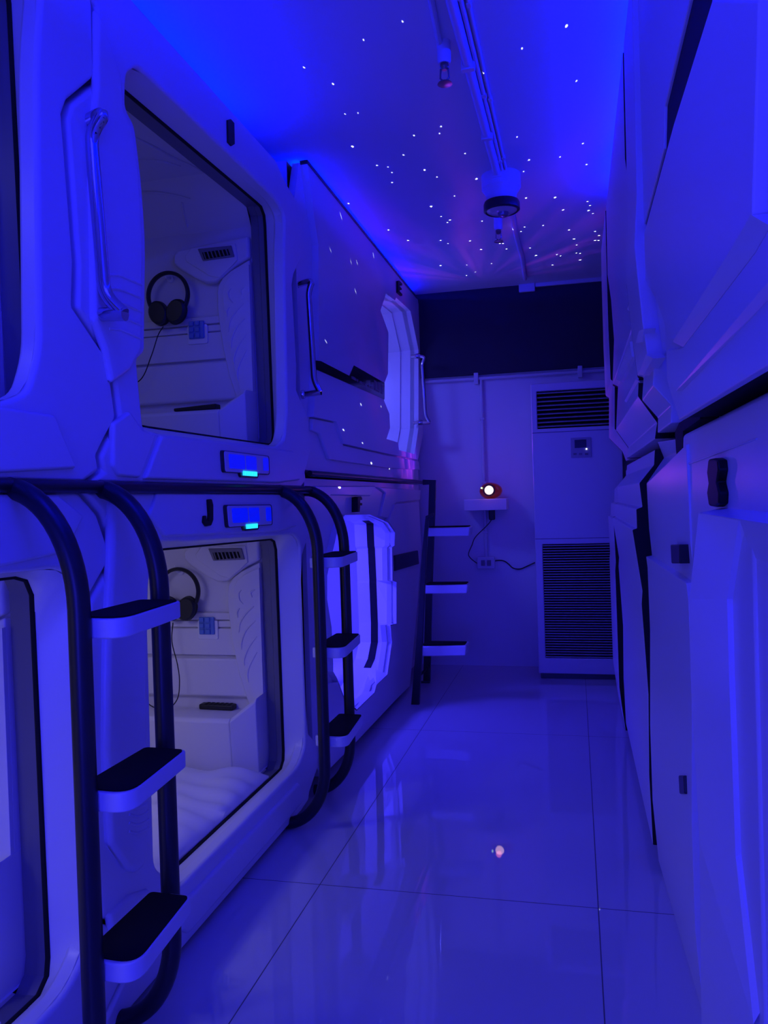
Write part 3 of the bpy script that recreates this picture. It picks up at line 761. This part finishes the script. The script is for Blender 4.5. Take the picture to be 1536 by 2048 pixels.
MB().prism(ccw(slot_poly), 'x', XU+.006, XU+.028).build('slot_shade', 'gap', U1, smooth=False)  # near-black plate in the slot, imitating its shade
# chamfered bands: two raised steps, each ending in a sloping facet
R1, R2 = XU-.016, XU-.006
MB().prism(YZ([(1350,864),(1358,846),(1400,818),(1400,838),(1366,862),(1363,940),(1359,968),(1352,900)], .262), 'x', .262, .30).build('corner_shade', 'gap', B_, smooth=False)  # dark plate standing in for the shaded gap beside B
MB().prism(ccw(YZ([(1346,684),(1463,500),(1503,430),(1516,0),(1424,0),(1348,245),(1289,470),(1292,545),(1316,608),(1330,652)], R1)), 'x', XU+.01, R1).build('raised_panel', 'shell', U1, bevel=.003)
MB().prism(ccw(YZ([(1366,694),(1510,505),(1540,452),(1562,0),(1800,0),(1800,240),(1600,492),(1536,567),(1352,782),(1338,760),(1334,700)], R2)), 'x', XU+.01, R2).build('middle_panel', 'shell', U1, bevel=.002)
def band(root, hi, lo, x_hi, x_lo, name):
    """sloping facet between two edges"""
    A = [onx(a, b, x_hi) for a, b in hi]; Bq = [onx(a, b, x_lo) for a, b in lo]
    mb = MB(); V0 = [mb.bm.verts.new(p) for p in A]; V1 = [mb.bm.verts.new(p) for p in Bq]
    V2 = [mb.bm.verts.new((XU+.02, p.y, p.z)) for p in Bq]; V3 = [mb.bm.verts.new((XU+.02, p.y, p.z)) for p in A]
    n = len(A); R = [V0, V1, V2, V3]
    for i in range(n-1):
        for k in range(4): mb.bm.faces.new((R[k][i], R[k][i+1], R[(k+1) % 4][i+1], R[(k+1) % 4][i]))
    mb.bm.faces.new([r[0] for r in R]); mb.bm.faces.new([r[-1] for r in R][::-1])
    return mb.build(name, 'shell', root, smooth=False)
band(U1, [(1346,684),(1463,500),(1503,430)], [(1366,694),(1510,505),(1540,452)], R1, R2, 'sloped_band')
band(U1, [(1352,782),(1536,567),(1600,492)], [(1364,782),(1536,600),(1600,532)], R2, XU-.0005, 'sloped_band')
def ridge(root, hi, lo, x0):
    A = [onx(a, b, x0-.008) for a, b in hi]; Bq = [onx(a, b, x0) for a, b in lo]
    mb = MB()
    V = [mb.bm.verts.new(p) for p in (A[0], A[1], Bq[1], Bq[0])]; Wv = [mb.bm.verts.new((x0+.03, p.y, p.z)) for p in (A[0], A[1], Bq[1], Bq[0])]
    for k in range(4): mb.bm.faces.new((V[k], V[(k+1) % 4], Wv[(k+1) % 4], Wv[k]))
    mb.bm.faces.new(V); mb.bm.faces.new(Wv[::-1])
    return mb.build('moulded_ridge', 'shell', root, smooth=False)
ridge(U2, [(1259,683),(1232,759)], [(1264,714),(1242,764)], .200)
ridge(U2, [(1272,758),(1249,802)], [(1280,764),(1255,807)], .208)
ridge(U2, [(1263,595),(1254,618)], [(1266,600),(1257,622)], .196)
ridge(U1, [(1292,709),(1277,749)], [(1306,717),(1287,751)], .198)
ridge(U1, [(1278,662),(1271,686)], [(1288,658),(1283,684)], .190)
# near lower capsule B: side shell with raised doorway collar
XB = .245
bl_ = YZ([(1366,868),(1364,940),(1372,956),(1370,1010),(1358,1200),(1361,1400),(1362,1600),(1362,1770),(1376,1899),(1403,2040)], XB)
bl_[-1] = (bl_[-1][0], .035)
col_out = YZ([(1397,1026),(1379,1198),(1382,1400),(1388,1555),(1394,1640),(1401,1645),(1399,1683),(1383,1680),(1403,2048)], XB)
B_body = bl_ + [(1.235, .035), (1.235, 1.150), (YN, 1.150), (YN, 1.325), (.60, 1.325)]
MB().prism(ccw(B_body), 'x', XB, XB+.05).build('side_shell', 'shell', B_, bevel=.010, seg=3)
MB().box((XB+.05, YN, .04), (XRB, 1.84, 1.30)).build('capsule_body', 'gap', B_, smooth=False)
# collar: outer edge on the shell, crest nearer the aisle, inner reveal back to the door panel
XO, XC_ = .206, .236
outer = [onx(a, b, XO) for a, b in ((1397,1026),(1379,1198),(1381,1350),(1399,1683),(1403,2048))]
crest = [onx(a, b, XC_) for a, b in ((1478,1036),(1454,1198),(1458,1350),(1471,1713),(1507,2048))]
inner = [ony(a, b, c.y) for (a, b), c in zip(((1488,1052),(1497,1198),(1501,1350),(1513,1695),(1528,2010)), crest)]
for p in (outer[-1], crest[-1], inner[-1]): p.z = max(p.z, .036)
mb = MB()
O, Cc, In = [[mb.bm.verts.new(p) for p in L_] for L_ in (outer, crest, inner)]
bo = [mb.bm.verts.new((XB+.04, p.y, p.z)) for p in outer]; bi = [mb.bm.verts.new((XB+.04, p.y, p.z)) for p in inner]
for i in range(4):
    for a_, b_ in ((O, Cc), (Cc, In), (In, bi), (bi, bo), (bo, O)): mb.bm.faces.new((a_[i], a_[i+1], b_[i+1], b_[i]))
mb.bm.faces.new((O[0], Cc[0], In[0], bi[0], bo[0])); mb.bm.faces.new((O[4], bo[4], bi[4], In[4], Cc[4]))
mb.build('door_collar', 'bright', B_, smooth=False)
# head of the doorway, sloping in towards the door, and the closed door
c0, n0 = crest[0], inner[0]; ti = ony(1499, 1112, n0.y)
MB().loft([[(XO, outer[0].y, outer[0].z), (XC_, c0.y, c0.z), (ti.x, ti.y-.02, ti.z), (XB+.06, ti.y, ti.z), (XB+.06, outer[0].y, outer[0].z+.02)],
           [(XO, YN, outer[0].z), (XC_-.02, YN, c0.z-.01), (ti.x, YN, ti.z), (XB+.06, YN, ti.z), (XB+.06, YN, outer[0].z+.02)]], True, True).build('door_head', 'bright', B_, smooth=False)
MB().box((ti.x+.001, YN, .05), (ti.x+.03, inner[2].y+.12, ti.z+.02)).build('door_panel', 'bright', B_, smooth=False)
letter = YZ([(1421,918),(1432,916),(1439,920),(1441,940),(1437,964),(1442,985),(1441,1008),(1434,1014),(1422,1012),(1418,985),(1421,966),(1418,945)], XB-.012)
MB().prism(letter, 'x', XB+.002, XB-.016).build('letter_sign', 'letter', B_, bevel=.004)
gr = YZ([(1376,930),(1512,879),(1512,876),(1376,926)], XB-.002)
MB().prism(gr, 'x', XB+.01, XB-.003).build('shallow_ridge', 'shell', B_, bevel=.001)
lc = YZ([(1346,1089),(1364,1089),(1364,1127),(1348,1127)], .228)
MB().prism(lc, 'x', .26, .222).build('latch', 'black', B_, bevel=.003)
lc = YZ([(1362,1551),(1372,1551),(1374,1588),(1364,1588)], .228)
MB().prism(lc, 'x', .26, .222).build('latch', 'black', B_, bevel=.003)

# ------------------------------------------------------------------ back wall: conduits, shelf, projector, socket, air conditioner
cz = XZ([(957,757)], BACK-.03)[0][1]
zl, zr = XZ([(857,764)], BACK-.02)[0][1], XZ([(1204,738)], BACK-.02)[0][1]
cd = thing('conduit_pipe', (-.6, BACK-.03, cz), 'white conduit running level under the dark band on the back wall', 'pipe')
MB().tube([(-1.02, BACK-.018, 2.035), (.28, BACK-.018, 2.035)], .0115, 12).build('pipe', 'pvc', cd)
for px in ((952,748), (1160,736)):
    p = ony(*px, BACK-.03)
    MB().box((p.x-.016, BACK, 1.995), (p.x+.016, BACK-.036, 2.075)).build('pipe_clip', 'pvc', cd, bevel=.004)
cv = thing('conduit_pipe', (-.62, BACK-.02, .76), 'white upright conduit dropping to the socket box behind the shelf', 'pipe')
MB().tube([(-.622, BACK-.014, .76), (-.622, BACK-.014, 2.03)], .0115, 12).build('pipe', 'pvc', cv)
for z in (1.75, 1.30, .95):
    MB().box((-.640, BACK, z-.008), (-.604, BACK-.028, z+.008)).build('pipe_clip', 'pvc', cv, bevel=.003)
sx0, sx1 = -.745, -.455
SH = 1.185
tag(MB().box((sx0, BACK, SH-.078), (sx1, BACK-.20, SH)).build('wall_shelf', 'matte_white', bevel=.004), 'small white floating shelf on the back wall under the glowing projector', 'shelf')
# star projector
PJ = ony(979, 980, BACK-.16)
pr = thing('star_projector', (PJ.x, BACK-.11, SH), 'dark red egg-shaped star projector glowing on the small shelf', 'projector')
rx, rz = .088, .058
loops = []
cy = BACK-.105; czp = SH+.056
for k in range(13):
    a = -PI/2+PI*k/12
    yy = cy-.055*math.sin(a)*1.0; f = math.cos(a)**.6 if k not in (0, 12) else .02
    loops.append([(PJ.x-.004+rx*f*math.cos(2*PI*q/36)*(1.0 if math.cos(2*PI*q/36) > 0 else .82), yy, max(SH+.001, czp+rz*f*math.sin(2*PI*q/36))) for q in range(36)])
MB().loft(loops, True, True).build('projector_shell', 'red_shell', pr, angle=60)
LC = Vector((PJ.x-.002, cy-.054, czp+.004))
MB().lathe([(0, .004), (.040, .004), (.042, -.008), (.037, -.014), (.0, -.014)], LC, 'y', 32).build('lens_ring', 'plastic_black', pr)
ln = MB().lathe([(0, -.010), (.031, -.012), (.026, -.024), (.016, -.030), (.002, -.032)], LC, 'y', 32).build('lens', 'lens', pr)
gp = ony(963, 976, cy-.056)
MB().lathe([(0, .02), (.006, .02), (.006, -.004), (.003, -.007), (0, -.007)], (gp.x, cy-.050, gp.z), 'y', 16).build('indicator_light', 'led_green', pr)
# adapter hanging under the shelf, its lead, and the socket box
ap = ony(984, 1028, BACK-.03)
ad = thing('power_adapter', (ap.x, BACK-.03, ap.z-.05), 'black plug-in power adapter hanging under the shelf', 'adapter')
MB().box((ap.x-.022, BACK-.002, ap.z-.042), (ap.x+.020, BACK-.045, ap.z+.052)).build('adapter_body', 'plastic_black', ad, bevel=.008)
lead = [ony(*p, BACK-.033) for p in ((984,1038),(975,1050),(951,1074),(944,1090),(937,1107),(940,1115),(949,1123),(960,1130),(967,1131))]
MB().tube(smooth_path(lead, 6), .0032, 8).build('power_lead', 'plastic_black', ad)
so = thing('socket_box', (-.62, BACK-.03, .69), 'white double socket box low on the back wall', 'socket')
a_, b_ = ony(954,1114,BACK-.03), ony(990,1137,BACK-.03)
MB().box((a_.x, BACK, b_.z), (b_.x, BACK-.042, a_.z)).build('box_body', 'pvc', so, bevel=.005)
for px in (966, 978):
    c = ony(px, 1126, BACK-.044)
    MB().box((c.x-.014, BACK-.040, c.z-.020), (c.x+.014, BACK-.048, c.z+.020)).build('socket_face', 'track', so, bevel=.003)
ac_lead = [ony(*p, BACK-.005) for p in ((982,1124),(995,1121),(1008,1122),(1017,1128),(1026,1136),(1040,1138),(1055,1132),(1070,1125))]
tag(MB().tube(smooth_path(ac_lead, 6), .004, 8).build('power_cable', 'plastic_black'), 'black cable running from the socket box to the air conditioner', 'cable')
# air conditioner
YA = 5.30
def ax(px, py): p = ony(px, py, YA); return p.x, p.z
X0, Z1 = ax(1062, 768); X1 = X0+.56; Z0 = .035
X0 = -.262
AC = thing('air_conditioner', ((X0+X1)/2, YA+.18, 0), 'tall white floor-standing air conditioner at the end of the aisle', 'air conditioner')
gl0, gt = ax(1073, 783); _, gb = ax(1075, 858)
ib0, it = ax(1085, 1089); _, ib = ax(1090, 1316); _, sp_ = ax(1070, 866); _, sp2 = ax(1072, 1078)
gx1 = X1-.04
AYB = BACK-.02
fr = [(X0, Z0), (X1, Z0), (X1, Z1), (X0, Z1)]
hole1 = [(gl0, gb), (gx1, gb), (gx1, gt), (gl0, gt)]
hole2 = [(ib0, ib), (gx1, ib), (gx1, it), (ib0, it)]
MB().plate(ccw(fr), [ccw(hole1), ccw(hole2)], 'y', YA, YA+.03).build('front_panel', 'ac', AC, bevel=.006, seg=2)
MB().box((X0+.004, YA+.10, Z0), (X1-.004, AYB, Z1-.004)).build('cabinet', 'ac', AC, bevel=.01)
mb = MB()
for (x0, x1, z0, z1) in ((X0, X0+.01, Z0, Z1), (X1-.01, X1, Z0, Z1)): mb.box((x0+.0015, YA+.02, z0), (x1-.0015, YA+.11, z1-.003))
mb.box((X0+.002, YA+.02, Z1-.012), (X1-.002, YA+.11, Z1-.002)); mb.build('side_panel', 'ac', AC)
MB().box((gl0-.005, YA+.085, gb-.005), (gx1+.005, YA+.095, gt+.005)).build('outlet_cavity', 'hole', AC, smooth=False)
MB().box((ib0-.005, YA+.05, ib-.005), (gx1+.005, YA+.06, it+.005)).build('intake_cavity', 'hole', AC, smooth=False)
mb = MB(); nl = 9
for k in range(nl):
    z = gb+(gt-gb)*(k+.5)/nl
    mb.prism([(YA+.004, z-.004), (YA+.030, z+.006), (YA+.030, z+.009), (YA+.003, z)], 'x', gl0, gx1)
mb.build('outlet_louvers', 'louver', AC, smooth=False)
mb = MB(); nl = 44
for k in range(nl):
    z = ib+(it-ib)*(k+.5)/nl
    mb.prism([(YA+.003, z-.0035), (YA+.022, z-.001), (YA+.022, z+.003), (YA+.003, z+.002)], 'x', ib0, gx1)
mb.build('intake_louvers', 'louver', AC, smooth=False)
for z in (sp_, sp2):
    MB().box((X0+.002, YA-.0015, z-.002), (X1-.002, YA+.003, z+.002)).build('panel_seam', 'track', AC, smooth=False)
c0, c1 = ax(1141, 876), ax(1183, 914)
cp = MB().prism(round_poly([(c0[0], c1[1]), (c1[0], c1[1]), (c1[0], c0[1]), (c0[0], c0[1])], .006), 'y', YA-.004, YA+.004).build('control_panel', 'louver', AC, bevel=.002)
s0, s1 = ax(1149, 880), ax(1173, 895)
MB().box((s0[0], YA-.006, s1[1]), (s1[0], YA-.002, s0[1])).build('display_screen', 'screen', cp, smooth=False)
p = ax(1173, 898)
MB().lathe([(0, .002), (.005, .002), (.005, -.004), (0, -.004)], (p[0], YA-.004, p[1]), 'y', 14).build('indicator_light', 'led_white', cp)
for px in (1150, 1161, 1173):
    p = ax(px, 908); MB().box((p[0]-.010, YA-.006, p[1]-.006), (p[0]+.010, YA-.002, p[1]+.006)).build('button', 'vent', cp, bevel=.001)
MB().box((X0+.012, YA+.02, 0), (X1-.012, AYB-.01, Z0+.01)).build('plinth', 'black', AC)

# ------------------------------------------------------------------ ceiling fittings
def ceil_pt(px, py, dz=.02): p = onz(px, py, CEIL-dz); return Vector((p.x, p.y, CEIL-dz))
def ceil_pipe(a, b, r, label, cat='pipe', clips=()):
    A, B = ceil_pt(*a, r), ceil_pt(*b, r)
    d = (A-B).normalized(); A = A+d*1.5
    t = thing('ceiling_pipe', A.lerp(B, .5), label, cat)
    MB().tube([A, B], r, 14).build('pipe', 'pvc', t)
    for s in clips:
        c = A.lerp(B, s); MB().box((c.x-r*1.35, c.y-.012, CEIL-2.3*r), (c.x+r*1.35, c.y+.012, CEIL)).build('pipe_clip', 'pvc', t, bevel=.003)
    return t
ceil_pipe((902,0), (1003,380), .017, 'thick white pipe along the ceiling to the round fixture', 'pipe', (.45, .62, .8, .93))
ceil_pipe((922,0), (1012,372), .008, 'thin white conduit on the ceiling beside the thick pipe', 'conduit', (.5, .7, .9))
ceil_pipe((936,0), (1018,366), .006, 'thinner outer white conduit on the ceiling, farthest from the sprinklers', 'conduit', (.52, .72, .9))
sw = [ceil_pt(*p, .012) for p in ((1020,415),(1027,440),(1030,462),(1037,490),(1045,520),(1050,558))]
tag(MB().tube(smooth_path(sw, 5), .013, 12).build('ceiling_conduit', 'pvc'), 'white crooked conduit on the ceiling beyond the round fixture', 'conduit')
jb = ceil_pt(1053, 570, .02)
tag(MB().box((jb.x-.055, BACK-.06, CEIL-.055), (jb.x+.055, BACK-.031, CEIL-.0)).build('junction_box', 'pvc', bevel=.005), 'white junction box where the ceiling meets the back wall', 'box')
tag(MB().box((jb.x+.056, BACK-.052, CEIL-.026), (.30, BACK-.031, CEIL)).build('cable_trunking', 'pvc', bevel=.003), 'white trunking along the top of the dark band', 'trunking')
# round ceiling fixture
fc = onz(1003, 402, 2.545); FX, FY = fc.x, fc.y
fx = thing('ceiling_fixture', (FX, FY, 2.50), 'round black-rimmed fixture hanging below the ceiling pipes', 'lamp')
MB().lathe([(0, 2.54), (.078, 2.54), (.082, 2.53), (.082, 2.502), (.074, 2.496), (.070, 2.504), (0, 2.504)], (FX, FY, 0), 'z', 40).build('rim', 'black', fx)
MB().lathe([(0, 2.508), (.069, 2.508), (.069, 2.500), (.055, 2.492), (.02, 2.488), (0, 2.488)], (FX, FY, 0), 'z', 36).build('lens', 'lamp_glass', fx)
MB().lathe([(0, 2.492), (.026, 2.492), (.022, 2.474), (.010, 2.470), (0, 2.470)], (FX+.006, FY-.004, 0), 'z', 24).build('bulb', 'brass', fx)
MB().lathe([(0, CEIL), (.088, CEIL), (.088, 2.60), (.070, 2.575), (.066, 2.54), (0, 2.54)], (FX, FY, 0), 'z', 36).build('mount', 'pvc', fx)
def sprinkler(px, ztop, zb, label):
    p = onz(*px, (ztop+zb)/2); x, y = p.x, p.y
    s = thing('sprinkler_head', (x, y, zb), label, 'sprinkler', 'ceiling sprinklers')
    MB().lathe([(0, CEIL), (.022, CEIL), (.022, ztop), (.018, ztop-.01), (0, ztop-.01)], (x, y, 0), 'z', 20).build('drop_pipe', 'pvc', s)
    h = ztop-.01-zb
    MB().lathe([(0, ztop-.008), (.013, ztop-.008), (.015, ztop-.02), (.008, ztop-.03), (0, ztop-.03)], (x, y, 0), 'z', 18).build('nozzle', 'brass', s)
    MB().tube([(x-.012, y, ztop-.025), (x-.014, y, zb+.02), (x, y, zb+.006)], .003, 8).tube([(x+.012, y, ztop-.025), (x+.014, y, zb+.02), (x, y, zb+.006)], .003, 8).build('frame_arms', 'brass', s)
    MB().lathe([(0, zb+.006), (.022, zb+.004), (.024, zb), (.006, zb-.002), (0, zb-.002)], (x, y, 0), 'z', 20).build('deflector', 'brass', s)
sprinkler((889,145), 2.60, 2.525, 'sprinkler head on the ceiling nearer the camera, left of the pipes')
sprinkler((997,470), 2.59, 2.52, 'sprinkler head on the ceiling just beyond the round fixture')
pa = ceil_pt(886, 122, .01); pb = ceil_pt(862, 0, .01)
tag(MB().tube([pb+(pb-pa).normalized()*1.5, pa], .010, 10).build('ceiling_conduit', 'pvc'), 'white conduit leading to the nearer sprinkler head', 'conduit')

# ------------------------------------------------------------------ light fittings and lights
def strip_light(a, b, w, label, m_):
    root = thing('led_strip', ((a[0]+b[0])/2, (a[1]+b[1])/2, a[2]), label, 'led strip')
    MB().box((a[0]-w/2-.006, a[1], a[2]-.012), (b[0]+w/2+.006, b[1], a[2]-.002)).build('strip_profile', 'track', root, smooth=False)
    MB().box((a[0]-w/2, a[1]+.005, a[2]-.004), (b[0]+w/2, b[1]-.005, a[2]+.004)).build('diode_tape', m_, root, smooth=False)
    return root
strip_light((-1.22, -.2, 2.496), (-1.22, 2.86, 2.496), .016, 'blue light strip on top of the capsules at the left, hidden behind their top edge', 'strip_left')
strip_light((-1.125, 3.26, 2.634), (-1.125, 5.50, 2.634), .006, 'blue light strip on top of the capsule marked E', 'strip_far')
strip_light((.30, 0.2, 2.600), (.30, 4.0, 2.600), .010, 'blue light strip on top of the right-hand capsules', 'strip_right')

def light(name, kind, loc, energy, color, size=.1, size_y=None, rot=None, spread=None):
    d = bpy.data.lights.new(name, kind); d.energy = energy; d.color = color
    if kind == 'AREA':
        d.size = size
        if size_y: d.shape = 'RECTANGLE'; d.size_y = size_y
        if spread: d.spread = spread
    elif kind in ('POINT', 'SPOT'): d.shadow_soft_size = size
    o = bpy.data.objects.new(name, d); COL.objects.link(o); o.location = loc
    if rot: o.rotation_euler = rot
    return o
# unseen fill lights added to brighten the aisle: one overhead, one behind
light('corridor_fill', 'AREA', (-.35, .55, 2.62), 15.5, (.005, .005, 1.0), .5, 1.0, (0, 0, 0))
light('corridor_fill', 'AREA', (-.35, -1.35, .95), 34, (.034, .031, 1.0), 1.0, 1.4, (math.radians(90), 0, 0))
# reading lamps inside the capsules
for z, e, c_ in ((1.10, 2.3, (.50, .47, 1.0)), (1.10+LIFT, .56, (.52, .53, 1.0))):
    light('capsule_lamp', 'AREA', (-1.75, 2.1, z), e, c_, .3, .3, (0, 0, 0))
    light('capsule_lamp', 'AREA', (-1.75, 2.1-PITCH, z), e, c_, .3, .3, (0, 0, 0))
light('capsule_lamp', 'AREA', (-1.75, 4.55, 2.50), 15, (.085, .095, 1.0), .3, .3, (0, 0, 0))
light('capsule_lamp', 'AREA', (-1.75, 4.20, 1.20), 27, (.040, .030, 1.0), .3, .3, (0, 0, 0))

# projector beam: stars and aurora thrown on the ceiling
stars = [  # pixel x, pixel y, brightness
 (1133,52,1),(1044,97,.5),(966,133,.5),(1153,162,.4),(805,43,.4),(608,135,.5),(666,168,.6),(727,80,.3),(690,228,.3),(716,226,.2),(705,293,1),(1166,287,.5),(1034,274,.4),(828,271,.5),(882,253,.5),(879,267,.4),
 (1058,320,.6),(1120,314,.4),(1173,329,.4),(849,340,.8),(874,354,.4),(930,307,.4),(953,358,1),(1047,343,.3),(909,392,.3),(862,413,1),(1052,396,.8),(1110,395,1),(1126,420,.8),(1175,403,.5),(1180,411,.6),(1177,421,.8),(1186,427,.4),
 (882,433,.5),(900,440,.8),(895,445,.4),(964,442,.5),(1026,449,.9),(1049,454,.5),(1042,463,.4),(1086,451,.5),(1138,460,.7),(1148,478,.8),(816,481,.7),(881,481,.6),(940,482,.6),(896,487,.3),(962,499,.9),(1000,487,.6),
 (1006,487,.6),(1013,498,.5),(1060,496,.5),(1072,511,1),(1114,509,.5),(1121,512,.4),(1153,506,.5),(1160,507,.5),(1160,520,.9),(1153,490,.4),(1105,530,.5),(881,531,.8),(934,530,.3),(983,527,.4),(933,551,.3),(951,544,.2),
 (682,432,.7),(697,407,.6),(777,460,.7),(784,365,.5),(754,331,.5),(807,310,.4),(784,345,.3),(776,334,.3),(747,511,.5),(711,582,.5),(652,683,.6),(714,525,.4),(1190,463,.5),(1198,471,.6),(1190,481,.7),(1197,481,.6),
 (722,809,.7),(762,813,.3),(687,860,.7),(725,886,.5),(751,928,.9),(792,940,.4),(688,975,.5),(733,1006,.9),(736,1008,.5),(661,500,.3),(702,524,.3)]
LP_ = Vector((LC.x, LC.y-.045, LC.z+.02))
pl = light('star_beam', 'POINT', LP_, 40.0, (1, 1, 1), 0.0)
pl.data.use_nodes = True
nt = pl.data.node_tree; nt.nodes.clear(); Lk = nt.links.new
out = nt.nodes.new('ShaderNodeOutputLight'); em = nt.nodes.new('ShaderNodeEmission'); Lk(em.outputs[0], out.inputs[0])
geo = nt.nodes.new('ShaderNodeNewGeometry'); D = geo.outputs['Incoming']
def star_target(px, py):
    for test in ('l', 'c', 'r'):
        if test == 'l':
            p = onx(px, py, XF)
            if 3.1 < p.y < 5.6 and p.z < 2.62 and px < 830: return p
        elif test == 'c':
            p = onz(px, py, CEIL)
            if p.y < BACK and p.x < .25: return p
    return onx(px, py, .2)
acc = None
STAR_GAIN = 750
for (px, py, s) in stars:
    d = (star_target(px, py)-LP_).normalized()
    dn = nt.nodes.new('ShaderNodeVectorMath'); dn.operation = 'DISTANCE'; Lk(D, dn.inputs[0]); dn.inputs[1].default_value = d
    mr = nt.nodes.new('ShaderNodeMapRange'); Lk(dn.outputs['Value'], mr.inputs['Value'])
    dist = (star_target(px, py)-LP_).length
    seen = (star_target(px, py)-EYE).length
    rad = (.0026 + .0020*s) * seen/3.6 / dist          # angular radius that lands at the photographed size
    mr.inputs['From Min'].default_value = rad*1.25; mr.inputs['From Max'].default_value = rad*.45
    mr.inputs['To Min'].default_value = 0; mr.inputs['To Max'].default_value = (.25+.75*s)*dist*dist*.4
    if acc is None: acc = mr.outputs[0]
    else:
        mx = nt.nodes.new('ShaderNodeMath'); mx.operation = 'MAXIMUM'; Lk(acc, mx.inputs[0]); Lk(mr.outputs[0], mx.inputs[1]); acc = mx.outputs[0]
# aurora: streaks by azimuth, soft clouds by direction
sx = nt.nodes.new('ShaderNodeSeparateXYZ'); Lk(D, sx.inputs[0])
at = nt.nodes.new('ShaderNodeMath'); at.operation = 'ARCTAN2'; Lk(sx.outputs['Y'], at.inputs[0]); Lk(sx.outputs['X'], at.inputs[1])
cmb = nt.nodes.new('ShaderNodeCombineXYZ'); Lk(at.outputs[0], cmb.inputs[0])
zz = nt.nodes.new('ShaderNodeMath'); zz.operation = 'MULTIPLY'; zz.inputs[1].default_value = .45; Lk(sx.outputs['Z'], zz.inputs[0]); Lk(zz.outputs[0], cmb.inputs[1])
nz = nt.nodes.new('ShaderNodeTexNoise'); nz.inputs['Scale'].default_value = 5.5; nz.inputs['Detail'].default_value = 4; Lk(cmb.outputs[0], nz.inputs['Vector'])
r1 = nt.nodes.new('ShaderNodeMapRange'); Lk(nz.outputs['Fac'], r1.inputs['Value']); r1.inputs['From Min'].default_value = .40; r1.inputs['From Max'].default_value = .64
n2 = nt.nodes.new('ShaderNodeTexNoise'); n2.inputs['Scale'].default_value = 2.2; n2.inputs['Detail'].default_value = 3; Lk(D, n2.inputs['Vector'])
r2 = nt.nodes.new('ShaderNodeMapRange'); Lk(n2.outputs['Fac'], r2.inputs['Value']); r2.inputs['From Min'].default_value = .30; r2.inputs['From Max'].default_value = .75
pm = nt.nodes.new('ShaderNodeMath'); pm.operation = 'MULTIPLY_ADD'; Lk(r1.outputs[0], pm.inputs[0]); pm.inputs[1].default_value = 1.1; Lk(r2.outputs[0], pm.inputs[2])
up_ = nt.nodes.new('ShaderNodeMapRange'); Lk(sx.outputs['Z'], up_.inputs['Value']); up_.inputs['From Min'].default_value = -.05; up_.inputs['From Max'].default_value = .35
bk = nt.nodes.new('ShaderNodeMapRange'); Lk(sx.outputs['Y'], bk.inputs['Value']); bk.inputs['From Min'].default_value = .0; bk.inputs['From Max'].default_value = -.30
upm = nt.nodes.new('ShaderNodeMath'); upm.operation = 'MULTIPLY'; Lk(up_.outputs[0], upm.inputs[0]); Lk(bk.outputs[0], upm.inputs[1])
pw = nt.nodes.new('ShaderNodeMath'); pw.operation = 'MULTIPLY'; Lk(pm.outputs[0], pw.inputs[0]); Lk(upm.outputs[0], pw.inputs[1])
cr = nt.nodes.new('ShaderNodeMix'); cr.data_type = 'RGBA'; Lk(r1.outputs[0], cr.inputs['Factor'])
cr.inputs['A'].default_value = (.12, .02, 3.6, 1); cr.inputs['B'].default_value = (1.5, .12, 3.4, 1)
va = nt.nodes.new('ShaderNodeVectorMath'); va.operation = 'SCALE'; Lk(cr.outputs['Result'], va.inputs[0])
ga = nt.nodes.new('ShaderNodeMath'); ga.operation = 'MULTIPLY'; ga.inputs[1].default_value = 3.3; Lk(pw.outputs[0], ga.inputs[0]); Lk(ga.outputs[0], va.inputs['Scale'])
vs = nt.nodes.new('ShaderNodeVectorMath'); vs.operation = 'SCALE'; vs.inputs[0].default_value = (.80, .88, 1.0)
gs = nt.nodes.new('ShaderNodeMath'); gs.operation = 'MULTIPLY'; gs.inputs[1].default_value = STAR_GAIN; Lk(acc, gs.inputs[0]); Lk(gs.outputs[0], vs.inputs['Scale'])
ad_ = nt.nodes.new('ShaderNodeVectorMath'); ad_.operation = 'ADD'; Lk(va.outputs[0], ad_.inputs[0]); Lk(vs.outputs[0], ad_.inputs[1])
Lk(ad_.outputs[0], em.inputs['Color']); em.inputs['Strength'].default_value = 1/40
# warm glow of the projector bulb
light('projector_glow', 'POINT', (LC.x, LC.y-.07, LC.z), .04, (1.0, .22, .30), .02)

# ------------------------------------------------------------------ world and view
w = bpy.data.worlds.new('world'); scene.world = w; w.use_nodes = True
w.node_tree.nodes['Background'].inputs[0].default_value = (.002, .002, .02, 1); w.node_tree.nodes['Background'].inputs[1].default_value = 1
vs_ = scene.view_settings
vs_.view_transform = 'Standard'; vs_.look = 'None'; vs_.gamma = 1; vs_.use_curve_mapping = False; vs_.exposure = 0
scene.cycles.use_denoising = True
scene.cycles.max_bounces = 8; scene.cycles.diffuse_bounces = 5
scene.cycles.sample_clamp_indirect = 4
